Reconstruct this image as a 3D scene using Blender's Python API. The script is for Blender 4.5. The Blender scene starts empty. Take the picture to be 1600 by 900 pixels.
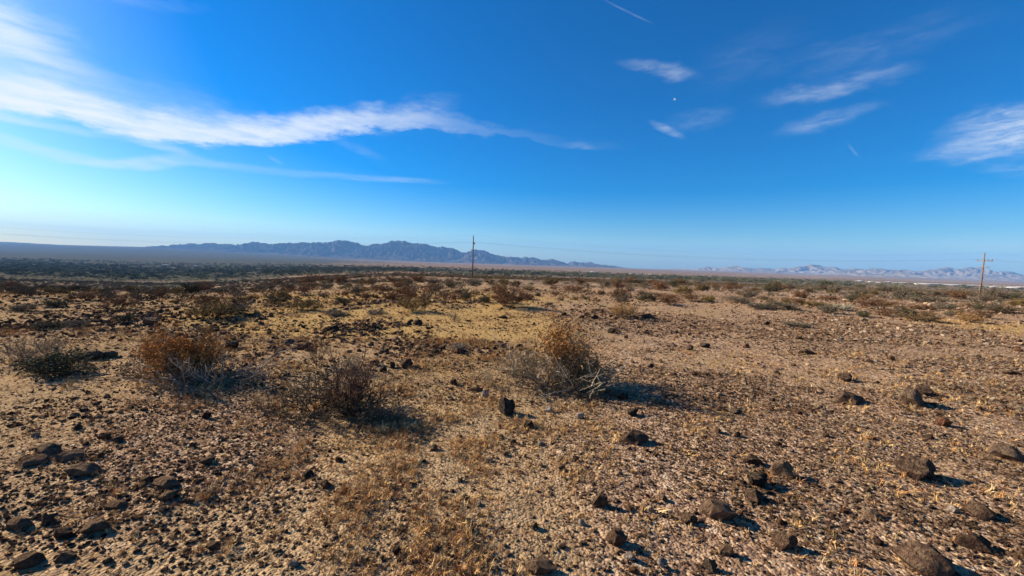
import bpy, bmesh, math, random
import numpy as np
from mathutils import Vector, Matrix

random.seed(7)
RNG = np.random.default_rng(7)
S = bpy.context.scene
COL = S.collection
R = math.radians

# ------------------------------------------------------------------ camera
EYE = 1.5                                   # metres above the ground at the camera
F_PX = 614.0                                # focal length in pixels of a 1600 px wide frame
PITCH, ROLL = R(4.2), R(1.85)
cam_d = bpy.data.cameras.new('camera'); cam = bpy.data.objects.new('camera', cam_d); COL.objects.link(cam)
fwd = Vector((0, math.cos(PITCH), -math.sin(PITCH)))
rt0 = Vector((1, 0, 0)); up0 = rt0.cross(fwd)
RT = rt0 * math.cos(ROLL) + up0 * math.sin(ROLL)
UP = up0 * math.cos(ROLL) - rt0 * math.sin(ROLL)
M = Matrix((RT, UP, -fwd)).transposed().to_4x4()
cam.matrix_world = M
cam_d.sensor_width = 36.0; cam_d.lens = 36.0 * F_PX / 1600.0
cam_d.clip_start = 0.05; cam_d.clip_end = 120000
S.camera = cam

def ray(px, py):
    """direction in the world that the photograph shows at a pixel of its 1600 x 900 frame"""
    return (fwd * F_PX + RT * (px - 800) - UP * (py - 450)).normalized()
def azel(px, py):
    d = ray(px, py); return math.atan2(d.x, d.y), math.asin(d.z)

# ------------------------------------------------------------------ light
SUN_AZ, SUN_EL = R(-68), R(25)              # left of the picture, a little in front
sun_dir = Vector((math.sin(SUN_AZ) * math.cos(SUN_EL), math.cos(SUN_AZ) * math.cos(SUN_EL), math.sin(SUN_EL)))
sl = bpy.data.lights.new('sun', 'SUN'); sl.energy = 5.0; sl.angle = R(0.53); sl.color = (1.0, 0.88, 0.69)
so = bpy.data.objects.new('sun', sl); COL.objects.link(so)
so.rotation_euler = sun_dir.to_track_quat('Z', 'Y').to_euler(); so.location = (-60, 20, 40)
S.view_settings.view_transform = 'Standard'; S.view_settings.look = 'None'
S.view_settings.exposure = 1.26; S.view_settings.gamma = 1.0
S.cycles.use_denoising = True
S.cycles.max_bounces = 6; S.cycles.diffuse_bounces = 2; S.cycles.glossy_bounces = 1
S.cycles.transparent_max_bounces = 8; S.cycles.volume_bounces = 0

# ------------------------------------------------------------------ node helper
class NG:
    def __init__(s, tree): s.t = tree; s.n = tree.nodes; s.l = tree.links
    def node(s, typ, **kw):
        n = s.n.new(typ)
        for k, v in kw.items(): setattr(n, k, v)
        return n
    def put(s, sock, v):
        if hasattr(v, 'is_output'): s.l.new(v, sock)
        else:
            if isinstance(v, (tuple, list)) and len(v) == 3 and sock.type == 'RGBA': v = (*v, 1)
            sock.default_value = v
    def m(s, op, a, b=0.0, c=0.0, clamp=False):
        n = s.node('ShaderNodeMath', operation=op, use_clamp=clamp)
        s.put(n.inputs[0], a); s.put(n.inputs[1], b); s.put(n.inputs[2], c)
        return n.outputs[0]
    def add(s, a, b): return s.m('ADD', a, b)
    def sub(s, a, b): return s.m('SUBTRACT', a, b)
    def mul(s, a, b): return s.m('MULTIPLY', a, b)
    def step(s, v, lo, hi, a=0.0, b=1.0):
        n = s.node('ShaderNodeMapRange', interpolation_type='SMOOTHSTEP')
        s.put(n.inputs['Value'], v); s.put(n.inputs['From Min'], lo); s.put(n.inputs['From Max'], hi)
        s.put(n.inputs['To Min'], a); s.put(n.inputs['To Max'], b)
        return n.outputs['Result']
    def mix(s, f, a, b, blend='MIX'):
        n = s.node('ShaderNodeMix', data_type='RGBA', blend_type=blend)
        s.put(n.inputs[0], f); s.put(n.inputs[6], a); s.put(n.inputs[7], b)
        return n.outputs[2]
    def vec(s, x, y, z):
        n = s.node('ShaderNodeCombineXYZ')
        for i, v in enumerate((x, y, z)): s.put(n.inputs[i], v)
        return n.outputs[0]
    def mapv(s, v, sc=(1, 1, 1), rot=(0, 0, 0), loc=(0, 0, 0)):
        n = s.node('ShaderNodeMapping'); s.put(n.inputs[0], v)
        n.inputs['Scale'].default_value = sc; n.inputs['Rotation'].default_value = rot; n.inputs['Location'].default_value = loc
        return n.outputs[0]
    def noise(s, v, scale, det=4, rough=0.55, dist=0.0, out='Fac'):
        n = s.node('ShaderNodeTexNoise'); s.put(n.inputs['Vector'], v)
        s.put(n.inputs['Scale'], scale); n.inputs['Detail'].default_value = det
        n.inputs['Roughness'].default_value = rough; n.inputs['Distortion'].default_value = dist
        return n.outputs[out]
    def voro(s, v, scale, feature='F1', rnd=1.0):
        n = s.node('ShaderNodeTexVoronoi', feature=feature); s.put(n.inputs['Vector'], v)
        s.put(n.inputs['Scale'], scale); n.inputs['Randomness'].default_value = rnd
        return n
    def ramp(s, f, stops, interp='LINEAR'):
        n = s.node('ShaderNodeValToRGB'); n.color_ramp.interpolation = interp
        e = n.color_ramp.elements
        while len(e) < len(stops): e.new(0.5)
        for i, (p, c) in enumerate(stops): e[i].position = p; e[i].color = (*c, 1)
        s.put(n.inputs[0], f); return n.outputs[0]
    def curve(s, v, pts, lo, hi):
        """piecewise curve through pts (x in lo..hi, y in 0..1)"""
        n = s.node('ShaderNodeFloatCurve'); c = n.mapping.curves[0]
        n.mapping.use_clip = False; n.mapping.extend = 'HORIZONTAL'
        while len(c.points) < len(pts): c.points.new(0.5, 0.5)
        for p, (x, y) in zip(c.points, pts): p.location = ((x - lo) / (hi - lo), y); p.handle_type = 'AUTO_CLAMPED'
        n.mapping.update()
        s.put(n.inputs['Value'], s.m('DIVIDE', s.sub(v, lo), hi - lo)); n.inputs['Factor'].default_value = 1
        return n.outputs[0]

# ------------------------------------------------------------------ sky
W = bpy.data.worlds.new('World'); S.world = W; W.use_nodes = True
g = NG(W.node_tree); g.n.clear()
sky = g.node('ShaderNodeTexSky', sky_type='NISHITA', sun_disc=False, sun_elevation=SUN_EL, sun_rotation=SUN_AZ,
             altitude=300, air_density=1.0, dust_density=0.5, ozone_density=4.0)
hs = g.node('ShaderNodeHueSaturation'); g.put(hs.inputs['Color'], sky.outputs[0])
hs.inputs['Saturation'].default_value = 1.62; hs.inputs['Hue'].default_value = 0.502
tc = g.node('ShaderNodeTexCoord'); D = tc.outputs['Generated']
sp = g.node('ShaderNodeSeparateXYZ'); g.put(sp.inputs[0], D)
az = g.m('ARCTAN2', sp.outputs[0], sp.outputs[1]); el = g.m('ARCSINE', sp.outputs[2])
AE = g.vec(az, el, 0)
plane = g.vec(g.m('DIVIDE', sp.outputs[0], g.m('MAXIMUM', g.add(sp.outputs[2], 0.08), 0.02)),
              g.m('DIVIDE', sp.outputs[1], g.m('MAXIMUM', g.add(sp.outputs[2], 0.08), 0.02)), 0)   # the layer the cirrus floats in
warp = g.mul(g.sub(g.noise(g.mapv(AE, (4.0, 9, 1)), 2.2, 6, 0.62), 0.5), 0.10)
fine = g.mul(g.sub(g.noise(g.mapv(AE, (7, 22, 1), (0, 0, 0.1)), 3.0, 6, 0.68), 0.5), 0.055)
LO, HI = -1.2, 1.2
def streak(pts, up_soft, dn_soft, grain=0.6, warp_k=0.6, ang=0.0, sc=(5, 30, 1)):
    """pts: (px, py, half width px, strength) along the streak, read off the photograph as directions"""
    A, E, Wd, I = [], [], [], []
    for px, py, hw, st in pts:
        a, e = azel(px, py); e2 = azel(px, py - hw)[1]
        A.append(a); E.append(e); Wd.append(max(e2 - e, 1e-4)); I.append(st)
    E2 = [(a, e + 0.0) for a, e in zip(A, E)]
    c = g.curve(az, [(A[0] - .25, E[0] + .02)] + E2 + [(A[-1] + .25, E[-1])], LO, HI)
    w = g.curve(az, [(A[0] - .25, Wd[0])] + list(zip(A, Wd)) + [(A[-1] + .25, Wd[-1])], LO, HI)
    i = g.curve(az, [(A[0] - .25, I[0])] + list(zip(A, I)) + [(A[-1] + .12, 0.0), (A[-1] + .25, 0.0)], LO, HI)
    d = g.m('DIVIDE', g.add(g.sub(el, c), g.mul(g.add(warp, fine), warp_k)), w)
    up = g.step(d, up_soft, 0.25, 0, 1); dn = g.step(d, -dn_soft, -0.45, 0, 1)
    gr = g.noise(g.mapv(AE, sc, (0, 0, ang)), 2.4, 5, 0.66, 0.3)
    gr = g.step(gr, 0.25, 0.68, 1 - grain, 1.0)
    return g.mul(g.mul(up, dn), g.mul(gr, g.m('MAXIMUM', i, 0)))
def patch(px, py, rx, ry, tilt, st, grain=0.9, sc=(6, 22, 1), wk=None):
    wk = min(0.7, ry / 40) if wk is None else wk
    """a loose patch of cirrus; tilt in degrees, anticlockwise in the picture"""
    a, e = azel(px, py); a2 = azel(px + rx, py)[0]; e2 = azel(px, py - ry)[1]
    a3, e3 = azel(px + rx * math.cos(R(tilt)), py - rx * math.sin(R(tilt)))
    ra, re = math.hypot(a3 - a, e3 - e), abs(e2 - e); t = math.atan2(e3 - e, a3 - a)
    x = g.sub(az, a); y = g.add(g.sub(el, e), g.mul(g.add(warp, fine), wk))
    u = g.m('DIVIDE', g.add(g.mul(x, math.cos(t)), g.mul(y, math.sin(t))), ra)
    v = g.m('DIVIDE', g.sub(g.mul(y, math.cos(t)), g.mul(x, math.sin(t))), re)
    r = g.m('SQRT', g.add(g.mul(u, u), g.mul(v, v)))
    gr = g.step(g.noise(g.mapv(AE, sc, (0, 0, -t)), 2.7, 6, 0.68, 0.4), 0.3, 0.7, 1 - grain, 1.0)
    return g.mul(g.mul(g.step(r, 1.25, 0.15, 0, 1), gr), st)
parts = [
    streak([(-60, 138, 26, 1), (0, 150, 25, 1), (90, 166, 22, .98), (180, 187, 20, .95), (270, 203, 18, .9), (360, 211, 17, .88), (420, 210, 17, .88),
            (480, 203, 17, .8), (540, 194, 16, .72), (600, 189, 14, .52), (650, 187, 13, .38), (700, 194, 11, .24), (760, 205, 8, .12), (830, 213, 6, .06), (930, 228, 6, .03)],
           2.3, 1.35, 0.40, 0.6),
    streak([(-60, 30, 30, .8), (0, 48, 28, .75), (50, 72, 24, .6), (100, 97, 20, .4), (160, 122, 15, .2), (210, 140, 12, .06)], 1.9, 1.9, 0.7, 0.5, -0.35),
    streak([(-60, -20, 26, .35), (0, 10, 22, .32), (60, 40, 17, .24), (130, 66, 11, .10), (170, 80, 10, 0)], 1.8, 1.8, 0.8, 0.6, -0.35),
    streak([(-60, 90, 50, .42), (0, 108, 44, .38), (100, 138, 36, .28), (200, 166, 28, .18), (300, 182, 22, .10), (380, 190, 18, .03)], 1.7, 1.8, 0.65, 0.5, -0.25),
    streak([(-60, 172, 5, .5), (0, 183, 5, .5), (60, 194, 5, .42), (130, 207, 5, .24), (180, 212, 5, .14), (235, 223, 6, .36), (290, 238, 5, .22), (310, 243, 4, 0)], 1.9, 1.9, 0.6, 0.12),
    streak([(-60, 200, 8, .26), (0, 217, 8, .26), (60, 234, 8, .32), (110, 247, 7, .4), (170, 255, 6, .44), (240, 254, 9, .46), (300, 251, 7, .3), (350, 259, 5, .2),
            (420, 267, 5, .13), (500, 272, 4, .13), (600, 280, 3.4, .2), (690, 283, 3, .06), (720, 284, 3, 0)], 1.9, 1.9, 0.65, 0.15),
    streak([(-60, 350, 34, .26), (0, 356, 34, .26), (300, 366, 26, .16), (600, 378, 20, .10), (900, 390, 18, .08), (1300, 402, 18, .12), (1600, 395, 20, .18)], 1.7, 1.7, 0.4, 0.5),
    patch(1575, 208, 150, 44, 12, .60, .9), patch(1500, 238, 90, 16, 6, .26, .85), patch(1590, 265, 85, 14, 0, .18, .85),
    patch(1295, 138, 135, 19, 13, .26, .85), patch(1405, 112, 40, 10, 10, .04, .7), patch(1290, 187, 95, 14, 14, .24, .85),
    patch(1030, 108, 70, 12, -8, .20, .9), patch(1054, 114, 24, 14, 0, .18, .9), patch(1042, 203, 30, 8, -26, .32, .8), patch(1090, 188, 60, 18, 10, .10, .9),
    patch(1360, 75, 200, 34, 16, .07, .9), patch(1170, 90, 110, 50, 20, .04, .9),
    patch(980, 18, 46, 2.0, -24, .14, .6), patch(220, 2, 110, 11, -8, .09, .9), patch(640, 178, 80, 28, 14, .18, .95),
    patch(560, 232, 50, 10, -24, .10, .85), patch(905, 228, 28, 6, -8, .15, .85), patch(1333, 235, 15, 2.2, -50, .14, .5), patch(330, 170, 120, 34, -16, .09, .85), patch(430, 250, 16, 4, -30, .12, .6)]
mask = parts[0]
for p in parts[1:]:                                    # screen: 1 - (1-a)(1-b)
    mask = g.sub(1.0, g.mul(g.sub(1.0, mask), g.sub(1.0, p)))
veil = g.mul(g.step(g.noise(g.mapv(plane, (0.35, 1.1, 1), (0, 0, -0.5)), 1.3, 6, 0.6, 0.6), 0.52, 0.85), g.step(el, 0.02, 0.3, 0, 0.012))
mask = g.m('MAXIMUM', mask, veil)
b1 = g.node('ShaderNodeBackground'); g.put(b1.inputs[0], g.mix(1.0, hs.outputs[0], (0.80, 1.0, 1.12), 'MULTIPLY')); b1.inputs[1].default_value = 0.055
b2 = g.node('ShaderNodeBackground'); b2.inputs[0].default_value = (0.92, 0.97, 1.0, 1); b2.inputs[1].default_value = 0.43
ms = g.node('ShaderNodeMixShader'); g.put(ms.inputs[0], mask); g.l.new(b1.outputs[0], ms.inputs[1]); g.l.new(b2.outputs[0], ms.inputs[2])
wo = g.node('ShaderNodeOutputWorld'); g.l.new(ms.outputs[0], wo.inputs[0])

# ------------------------------------------------------------------ numpy noise
def _hash(ix, iy, seed):
    h = (ix.astype(np.int64) * 374761393 + iy.astype(np.int64) * 668265263 + seed * 974634777) & 0xFFFFFFFF
    h = ((h ^ (h >> 13)) * 1274126177) & 0xFFFFFFFF
    return ((h ^ (h >> 16)) & 0xFFFFFF) / float(0x1000000)
def perlin(x, y, seed=0):
    x = np.asarray(x, float); y = np.asarray(y, float)
    ix = np.floor(x); iy = np.floor(y); fx = x - ix; fy = y - iy
    u = fx * fx * fx * (fx * (fx * 6 - 15) + 10); v = fy * fy * fy * (fy * (fy * 6 - 15) + 10)
    def gr(dx, dy):
        a = _hash(ix + dx, iy + dy, seed) * 2 * np.pi
        return np.cos(a) * (fx - dx) + np.sin(a) * (fy - dy)
    n0 = gr(0, 0) + u * (gr(1, 0) - gr(0, 0)); n1 = gr(0, 1) + u * (gr(1, 1) - gr(0, 1))
    return (n0 + v * (n1 - n0)) * 1.5
def fbm(x, y, oct=4, seed=0, gain=0.5):
    s = 0; a = 1.0; t = 0
    for o in range(oct):
        s = s + a * perlin(x, y, seed + o * 17); t += a; a *= gain; x = x * 2.03 + 11.3; y = y * 2.03 + 5.1
    return s / t
def ridged(x, y, oct=5, seed=0, gain=0.55):
    s = 0; a = 1.0; t = 0
    for o in range(oct):
        s = s + a * (1 - np.abs(perlin(x, y, seed + o * 31))); t += a; a *= gain; x = x * 2.1 + 3.7; y = y * 2.1 + 9.2
    return s / t
def sstep(x, a, b):
    t = np.clip((x - a) / (b - a), 0, 1); return t * t * (3 - 2 * t)

# ------------------------------------------------------------------ lie of the land (z relative to the eye)
PR = np.array([(0.01, -1.5), (14, -1.5), (20, -1.62), (30, -2.1), (45, -2.85), (84, -4.3), (150, -7.5), (250, -11.9), (400, -17.6), (700, -26.8), (1200, -37),
               (2500, -57), (5000, -84), (9000, -122), (30000, -330), (90000, -900)])
PL = np.array([(0.01, -1.5), (8, -1.5), (12, -1.58), (20, -2.36), (40, -4.6), (80, -9.0), (140, -15.6), (250, -24.5), (400, -34), (700, -47), (1200, -62),
               (2500, -85), (5000, -88), (7500, -30), (9000, -18), (14000, -60), (90000, -900)])
def ground_z(x, y):
    x = np.asarray(x, float); y = np.asarray(y, float)
    r = np.hypot(x, y); t = np.where(y > 0.01, x / np.maximum(y, 0.01), np.sign(x) * 1.3)
    t = np.clip(t, -1.3, 1.3); D = np.maximum(r / np.sqrt(1 + t * t), 0.02)
    L = np.log(D)
    zr = np.interp(L, np.log(PR[:, 0]), PR[:, 1]); zl = np.interp(L, np.log(PL[:, 0]), PL[:, 1])
    w = sstep(t, -0.95, -0.22)
    z = zl + (zr - zl) * w
    z = z + 0.075 * fbm(x / 3.1, y / 3.1, 3, 3) + 0.022 * fbm(x / 0.55, y / 0.55, 3, 9)
    z = z + sstep(D, 12, 40) * 0.30 * fbm(x / 14, y / 14, 3, 21) + sstep(D, 150, 600) * 2.0 * fbm(x / 130, y / 130, 4, 33)
    z = z + sstep(D, 1500, 5000) * 9 * fbm(x / 900, y / 900, 4, 41)
    return z
_T = np.exp(np.linspace(np.log(1.2), np.log(9000), 420))
def at(px, py):
    """where the ground is that the photograph shows at a pixel"""
    d = np.array(ray(px, py)); T = _T
    for _ in range(2):
        P = np.outer(T, d); under = P[:, 2] < ground_z(P[:, 0], P[:, 1])
        k = int(np.argmax(under)) if under.any() else len(T) - 1
        if k == 0: break
        T = np.linspace(T[k - 1], T[k], 40)
    x, y = P[k, 0], P[k, 1]
    return Vector((x, y, float(ground_z(x, y))))

# ------------------------------------------------------------------ materials
def new_mat(name):
    m = bpy.data.materials.new(name); m.use_nodes = True; h = NG(m.node_tree); h.n.clear()
    o = h.node('ShaderNodeOutputMaterial'); b = h.node('ShaderNodeBsdfPrincipled')
    h.l.new(b.outputs[0], o.inputs[0]); b.inputs['Roughness'].default_value = 0.95
    b.inputs['Specular IOR Level'].default_value = 0.0
    return m, h, b
def setcol(h, b, c): h.put(b.inputs['Base Color'], c)
def bump(h, b, height, strength, dist):
    n = h.node('ShaderNodeBump'); h.put(n.inputs['Height'], height); n.inputs['Strength'].default_value = strength
    n.inputs['Distance'].default_value = dist; h.l.new(n.outputs[0], b.inputs['Normal'])

def ground_material():
    m, h, b = new_mat('desert_ground')
    geo = h.node('ShaderNodeNewGeometry'); P = geo.outputs['Position']
    def att(n): a = h.node('ShaderNodeAttribute', attribute_name=n); return a.outputs['Fac']
    gold, pave, far, veg, pale = att('gold'), att('pave'), att('far'), att('veg'), att('pale')
    n1 = h.noise(P, 0.9, 5, 0.6); n2 = h.noise(P, 7.0, 5, 0.65); n3 = h.noise(P, 45, 4, 0.7)
    soil = h.ramp(n2, [(0.28, (0.165, 0.103, 0.056)), (0.5, (0.31, 0.205, 0.110)), (0.72, (0.46, 0.33, 0.185))])
    soil = h.mix(h.step(n1, 0.35, 0.7), soil, (0.35, 0.242, 0.132), 'MIX')
    soil = h.mix(h.mul(h.step(n3, 0.55, 0.75), 0.6), soil, (0.10, 0.065, 0.045))
    v1 = h.voro(P, 55); v2 = h.voro(P, 21)
    def chips(v):
        s = h.node('ShaderNodeSeparateColor'); h.l.new(v.outputs['Color'], s.inputs[0])
        return h.ramp(s.outputs[0], [(0.0, (0.095, 0.058, 0.044)), (0.2, (0.185, 0.111, 0.070)), (0.45, (0.265, 0.160, 0.102)), (0.7, (0.355, 0.23, 0.142)), (0.88, (0.43, 0.29, 0.185)), (1.0, (0.50, 0.38, 0.26))]), s.outputs[1]
    c1, k1 = chips(v1); c2, k2 = chips(v2)
    gcol = h.mix(h.step(k2, 0.60, 0.66), c1, c2)
    near = h.mix(h.step(h.add(pave, h.mul(h.sub(n2, 0.5), 0.9)), 0.15, 0.75, 0.22, 0.92), soil, gcol)
    straw = h.ramp(n3, [(0.3, (0.26, 0.155, 0.055)), (0.6, (0.46, 0.30, 0.115)), (0.8, (0.58, 0.42, 0.20))])
    near = h.mix(h.mul(h.step(h.add(gold, h.mul(h.sub(n2, 0.5), 0.7)), 0.3, 0.8), 0.8), near, straw)
    # beyond a few dozen metres: pale soil between low scrub
    f1 = h.noise(h.mapv(P, (0.5, 0.22, 0.3)), 0.6, 5, 0.65); f2 = h.noise(h.mapv(P, (0.05, 0.02, 0.03)), 0.5, 6, 0.7)
    fs = h.ramp(f1, [(0.34, (0.085, 0.062, 0.046)), (0.50, (0.19, 0.128, 0.09)), (0.66, (0.36, 0.245, 0.165))])
    fs = h.mix(h.mul(h.step(f2, 0.45, 0.62), 0.55), fs, (0.14, 0.105, 0.08))
    vegc = h.ramp(f1, [(0.36, (0.034, 0.038, 0.028)), (0.55, (0.075, 0.072, 0.050)), (0.70, (0.15, 0.12, 0.085))])
    fs = h.mix(h.step(h.add(veg, h.mul(h.sub(f2, 0.5), 1.3)), 0.3, 0.7), fs, vegc)
    fs = h.mix(h.step(h.add(pale, h.mul(h.sub(f1, 0.5), 0.5)), 0.35, 0.7), fs, (0.50, 0.42, 0.33))
    setcol(h, b, h.mix(far, near, fs))
    hh = h.add(h.mul(v1.outputs['Distance'], -0.7), h.add(h.mul(v2.outputs['Distance'], -0.7), h.mul(n3, 0.8)))
    bump(h, b, hh, 0.8, 0.02)
    return m

def stone_material(name, inst=False):
    m, h, b = new_mat(name)
    if inst:
        a = h.node('ShaderNodeAttribute', attribute_name='col', attribute_type='INSTANCER'); base = a.outputs['Color']
    else:
        a = h.node('ShaderNodeObjectInfo'); base = a.outputs['Color']
    tcn = h.node('ShaderNodeTexCoord'); P = tcn.outputs['Object']
    n = h.noise(P, 3.2, 6, 0.68); n2 = h.noise(P, 14, 4, 0.7)
    c = h.mix(h.step(n, 0.36, 0.68), h.mix(1.0, base, (0.60, 0.58, 0.58), 'MULTIPLY'), h.mix(1.0, base, (1.35, 1.27, 1.18), 'MULTIPLY'))
    c = h.mix(h.mul(h.step(n2, 0.58, 0.72), 0.55), c, h.mix(0.5, base, (0.36, 0.27, 0.19)))
    g2 = h.node('ShaderNodeNewGeometry'); sz = h.node('ShaderNodeSeparateXYZ'); h.l.new(g2.outputs['Normal'], sz.inputs[0])
    n3 = h.noise(P, 5.5, 5, 0.7); dust = h.mul(h.step(sz.outputs[2], 0.35, 0.95), h.step(n3, 0.42, 0.66))          # sand that has settled on the tops
    c = h.mix(h.mul(dust, 0.5), c, (0.33, 0.225, 0.13))
    setcol(h, b, c); b.inputs['Roughness'].default_value = 0.9
    bump(h, b, h.add(n, h.add(h.mul(n2, 0.6), h.mul(n3, 0.5))), 1.0, 0.05)
    return m

def leaf_material(name, inst=False):
    m, h, b = new_mat(name)
    if inst: a = h.node('ShaderNodeAttribute', attribute_name='col', attribute_type='INSTANCER'); base = a.outputs['Color']
    else: a = h.node('ShaderNodeObjectInfo'); base = a.outputs['Color']
    geo = h.node('ShaderNodeNewGeometry')
    r = geo.outputs['Random Per Island']
    c = h.mix(r, h.mix(1.0, base, (0.55, 0.55, 0.58), 'MULTIPLY'), h.mix(1.0, base, (1.5, 1.38, 1.2), 'MULTIPLY'))
    setcol(h, b, c)
    return m

M_GROUND = ground_material()
M_STONE = stone_material('stone'); M_GRAVEL = stone_material('gravel_stone', True)
M_LEAF = leaf_material('dry_leaf'); M_LEAFI = leaf_material('scrub_leaf', True)
def twig_material(name, inst=False): return leaf_material(name, inst)
M_TWIG = twig_material('twig_bark')
def plain(name, c, c2=None, scale=8, rough=0.9, sc=(1, 1, 1)):
    m, h, b = new_mat(name); t = h.node('ShaderNodeTexCoord')
    n = h.noise(h.mapv(t.outputs['Object'], sc), scale, 5, 0.65)
    setcol(h, b, h.mix(h.step(n, 0.3, 0.7), c, c2 or tuple(v * 0.6 for v in c))); b.inputs['Roughness'].default_value = rough
    return m
M_WOOD = plain('pole_wood', (0.24, 0.175, 0.135), (0.13, 0.095, 0.075), 3, 0.9, (6, 6, 0.5))
M_WIRE = plain('wire_metal', (0.03, 0.03, 0.033), None, 2, 0.5)
M_PORC = plain('insulator_glaze', (0.22, 0.16, 0.13), None, 2, 0.3)

# ------------------------------------------------------------------ object helpers
def tag(o, label=None, cat=None, group=None, kind=None):
    if label: o['label'] = label
    if cat: o['category'] = cat
    if group: o['group'] = group
    if kind: o['kind'] = kind
    return o
def mesh_np(name, v, f, mat=None, smooth=False):
    """v (n,3), f (m,3 or 4)"""
    v = np.asarray(v, np.float32); f = np.asarray(f, np.int32)
    me = bpy.data.meshes.new(name)
    me.vertices.add(len(v)); me.vertices.foreach_set('co', v.ravel())
    if len(f):
        k = f.shape[1]; me.loops.add(f.size); me.loops.foreach_set('vertex_index', f.ravel())
        me.polygons.add(len(f)); me.polygons.foreach_set('loop_start', np.arange(len(f), dtype=np.int32) * k)
        try: me.polygons.foreach_set('loop_total', np.full(len(f), k, np.int32))
        except Exception: pass
        if smooth: me.polygons.foreach_set('use_smooth', np.ones(len(f), bool))
    me.update(calc_edges=True); me.validate()
    if mat: me.materials.append(mat)
    return me
def link(name, me, parent=None, loc=(0, 0, 0), color=None):
    o = bpy.data.objects.new(name, me); COL.objects.link(o); o.location = loc
    if parent: o.parent = parent
    if color: o.color = (*color, 1)
    return o
def empty(name, loc=(0, 0, 0), rz=0.0):
    o = bpy.data.objects.new(name, None); COL.objects.link(o); o.location = loc; o.rotation_euler = (0, 0, rz)
    o.empty_display_size = 0.2
    return o
class MB:
    """collects boxes and tubes for one mesh"""
    def __init__(s): s.v = []; s.f = []; s.n = 0
    def raw(s, v, f): s.v.append(np.asarray(v, float)); s.f.append(np.asarray(f, int) + s.n); s.n += len(v)
    def box(s, x0, x1, y0, y1, z0, z1):
        v = [(x0, y0, z0), (x1, y0, z0), (x1, y1, z0), (x0, y1, z0), (x0, y0, z1), (x1, y0, z1), (x1, y1, z1), (x0, y1, z1)]
        s.raw(v, [(0, 3, 2, 1), (4, 5, 6, 7), (0, 1, 5, 4), (1, 2, 6, 5), (2, 3, 7, 6), (3, 0, 4, 7)])
    def tube(s, pts, rad, k=6):
        pts = np.asarray(pts, float); rad = np.broadcast_to(np.asarray(rad, float), (len(pts),))
        tg = np.gradient(pts, axis=0); tg /= np.linalg.norm(tg, axis=1)[:, None] + 1e-9
        ref = np.array([0, 0, 1.0]) if abs(tg[0][2]) < 0.9 else np.array([1.0, 0, 0])
        a = np.cross(tg, ref); a /= np.linalg.norm(a, axis=1)[:, None] + 1e-9; b = np.cross(tg, a)
        th = np.arange(k) * 2 * np.pi / k
        v = (pts[:, None] + rad[:, None, None] * (np.cos(th)[None, :, None] * a[:, None] + np.sin(th)[None, :, None] * b[:, None])).reshape(-1, 3)
        f = []
        for i in range(len(pts) - 1):
            for j in range(k):
                f.append((i * k + j, i * k + (j + 1) % k, (i + 1) * k + (j + 1) % k, (i + 1) * k + j))
        if k == 4: f.append((3, 2, 1, 0)); n = (len(pts) - 1) * k; f.append((n, n + 1, n + 2, n + 3))
        if k == 6:
            for o, fl in ((0, 1), ((len(pts) - 1) * k, 0)):
                q = [(o, o + 1, o + 2, o + 3), (o, o + 3, o + 4, o + 5)]
                f += [tuple(reversed(x)) for x in q] if fl else q
        s.raw(v, f)
    def mesh(s, name, mat, smooth=False): return mesh_np(name, np.concatenate(s.v), np.concatenate(s.f), mat, smooth)

# ------------------------------------------------------------------ ground sheet
def build_ground():
    nr = 400; rad = np.exp(np.linspace(np.log(0.35), np.log(17500), nr))
    fa = np.linspace(-R(64), R(64), 560); ba = np.linspace(R(64), 2 * np.pi - R(64), 60)[1:-1]
    ang = np.concatenate([fa, ba]); na = len(ang)
    A, Q = np.meshgrid(ang, rad); x = (np.sin(A) * Q).ravel(); y = (np.cos(A) * Q).ravel()
    z = ground_z(x, y)
    v = np.stack([x, y, z], 1); v = np.vstack([v, [[0, 0, float(ground_z(0.0, 0.01))]]])
    i, j = np.meshgrid(np.arange(nr - 1), np.arange(na), indexing='ij'); jn = (j + 1) % na
    q = np.stack([i * na + j, (i + 1) * na + j, (i + 1) * na + jn, i * na + jn], -1).reshape(-1, 4)[:, ::-1]
    t = np.arange(na); tri = np.stack([np.full(na, nr * na), t, (t + 1) % na, (t + 1) % na], 1)[:, [0, 2, 1]]
    me = mesh_np('ground', v, q, M_GROUND, True)
    bm = bmesh.new(); bm.from_mesh(me); bm.verts.ensure_lookup_table()
    c = bm.verts[nr * na]
    for k in range(na): bm.faces.new((c, bm.verts[(k + 1) % na], bm.verts[k])).smooth = True
    bmesh.ops.recalc_face_normals(bm, faces=bm.faces[:]); bm.to_mesh(me); bm.free()
    if me.polygons[len(me.polygons) // 2].normal.z < 0: me.flip_normals()
    X, Y = v[:, 0], v[:, 1]; D = np.hypot(X, Y)
    t = np.where(Y > 0.01, X / np.maximum(Y, 0.01), 0)
    for nm, val in zip(('gold', 'pave', 'far', 'veg', 'pale'), zones(X, Y)):
        a = me.attributes.new(nm, 'FLOAT', 'POINT'); a.data.foreach_set('value', val.astype(np.float32))
    o = link('ground', me); tag(o, kind='structure')
    o['label'] = 'stony desert ground falling away to a wide valley plain'
    return o
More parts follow.
